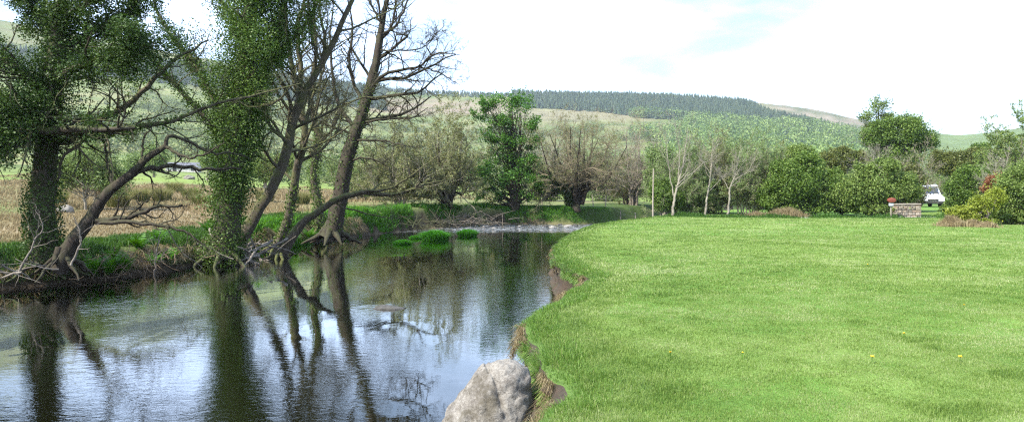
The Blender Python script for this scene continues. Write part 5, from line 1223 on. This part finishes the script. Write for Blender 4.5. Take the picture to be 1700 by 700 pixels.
# dandelions
for k, (a, b, s) in enumerate([(1447, 603, .022), (1593, 603, .020), (1112, 595, .014), (1440, 442, .02), (1500, 560, .016), (1232, 596, .014), (1010, 640, .014), (1600, 512, .016)]):
    dd_ = H0 * F / (b - HY); p = Q(a, b, dd_); z = gz(p[0], p[1]); T = empty('dandelion', (p[0], p[1], z), 'yellow dandelion flower open in the short meadow grass', 'flower', 'dandelions in the meadow')
    g = Geo(); tubes(g, np.array([[p[0], p[1], z], [p[0] + .004, p[1], z + .035], [p[0] + .006, p[1], z + .065]]), np.array([.003, .003, .003]), 5); build('stem', g, M['fern'], T)
    g = Geo(); n = 60; az = rng.random(n) * 2 * pi; ti = rng.random(n) * .9; c = np.array([p[0] + .006, p[1], z + .065]); dr = np.stack([np.cos(az) * np.cos(ti), np.sin(az) * np.cos(ti), np.sin(ti)], -1)
    sd_ = np.stack([-np.sin(az), np.cos(az), 0 * az], -1) * s * .14; q = np.stack([c - sd_ * .4, c + sd_ * .4, c + dr * s + sd_, c + dr * s - sd_], 1); g.add(q, np.arange(n * 4).reshape(-1, 4)); build('petals', g, M['dandelion'], T)

# ------------------------------------------------------------------ sky, sun, haze, camera
SUN_EL, SUN_AZ = 46.0, -62.0           # azimuth from +Y towards +X, in degrees: light comes from the left, slightly behind the camera
SUN_AZ = -126.0
w = bpy.data.worlds.new('World'); bpy.context.scene.world = w; w.use_nodes = True
N, L = w.node_tree.nodes, w.node_tree.links; N.clear()
sky = nd(N, 'ShaderNodeTexSky', sky_type='NISHITA'); sky.sun_disc = False; sky.sun_elevation = radians(SUN_EL); sky.sun_rotation = radians(SUN_AZ); sky.air_density = 1.0; sky.dust_density = .6; sky.ozone_density = 1.4
tc = nd(N, 'ShaderNodeTexCoord'); sp = nd(N, 'ShaderNodeSeparateXYZ'); L.new(tc.outputs['Generated'], sp.inputs[0])
zc = nd(N, 'ShaderNodeMath', operation='ADD'); zc.inputs[1].default_value = .16; L.new(sp.outputs[2], zc.inputs[0])
dx = nd(N, 'ShaderNodeMath', operation='DIVIDE'); dy = nd(N, 'ShaderNodeMath', operation='DIVIDE')
L.new(sp.outputs[0], dx.inputs[0]); L.new(zc.outputs[0], dx.inputs[1]); L.new(sp.outputs[1], dy.inputs[0]); L.new(zc.outputs[0], dy.inputs[1])
cb = nd(N, 'ShaderNodeCombineXYZ'); L.new(dx.outputs[0], cb.inputs[0]); L.new(dy.outputs[0], cb.inputs[1])
cn = nd(N, 'ShaderNodeTexNoise', i_Scale=1.1, i_Detail=8.0, i_Roughness=.55, i_Distortion=.3); L.new(cb.outputs[0], cn.inputs['Vector'])
cm = nd(N, 'ShaderNodeMapRange', interpolation_type='SMOOTHSTEP'); cm.inputs[1].default_value = .34; cm.inputs[2].default_value = .70; cm.inputs[4].default_value = .92; L.new(cn.outputs[0], cm.inputs[0])
mx = nd(N, 'ShaderNodeMix', data_type='RGBA'); L.new(cm.outputs[0], mx.inputs[0]); L.new(sky.outputs[0], mx.inputs[6]); mx.inputs[7].default_value = (8.2, 10.4, 14.6, 1)
bg = nd(N, 'ShaderNodeBackground', i_Strength=.105); L.new(mx.outputs[2], bg.inputs[0])
wo = nd(N, 'ShaderNodeOutputWorld'); L.new(bg.outputs[0], wo.inputs[0])

sl = bpy.data.lights.new('sun', 'SUN'); sl.energy = 4.7; sl.angle = radians(.5); sl.color = (1, .955, .88)
so = bpy.data.objects.new('sun', sl); C.objects.link(so)
from mathutils import Vector
az = radians(SUN_AZ); el = radians(SUN_EL); dv = Vector((sin(az) * cos(el), cos(az) * cos(el), sin(el))); so.rotation_euler = dv.to_track_quat('Z', 'Y').to_euler()

HAZE = True
if HAZE:
    m, N, L = new_mat('haze_air'); pv = nd(N, 'ShaderNodeVolumePrincipled'); pv.inputs['Color'].default_value = (.86, .92, 1, 1); pv.inputs['Density'].default_value = .00014; pv.inputs['Anisotropy'].default_value = .2
    o_ = nd(N, 'ShaderNodeOutputMaterial'); L.new(pv.outputs[0], o_.inputs['Volume'])
    g = Geo(); zlo, zhi = float(V[:, 2].min()) - 1.0, float(V[:, 2].max()) + 30; box(g, (0, 100, (zlo + zhi) / 2), (5600, 5900, zhi - zlo)); tag(build('haze', g, m), 'thin pale air haze over the valley', 'haze', kind='stuff')

cam = bpy.data.cameras.new('camera'); co = bpy.data.objects.new('camera', cam); C.objects.link(co)
cam.sensor_width = 36; cam.lens = 36 * F / 1700; cam.shift_y = -(350 - HY) / 1700; cam.clip_start = .05; cam.clip_end = 9000
co.location = (0, 0, H0); co.rotation_euler = (radians(90), 0, 0)
sc = bpy.context.scene; sc.camera = co
for o in list(bpy.data.objects):
    if '_o' in o: del o['_o']
sc.view_settings.view_transform = 'Standard'; sc.view_settings.look = 'None'; sc.view_settings.exposure = 1.3; sc.view_settings.gamma = 1
sc.cycles.use_denoising = False; sc.cycles.pixel_filter_type = 'BLACKMAN_HARRIS'; sc.cycles.filter_width = 1.25
sc.cycles.max_bounces = 6; sc.cycles.diffuse_bounces = 3; sc.cycles.glossy_bounces = 3; sc.cycles.transparent_max_bounces = 8; sc.cycles.volume_bounces = 0
sc.cycles.caustics_reflective = False; sc.cycles.caustics_refractive = False
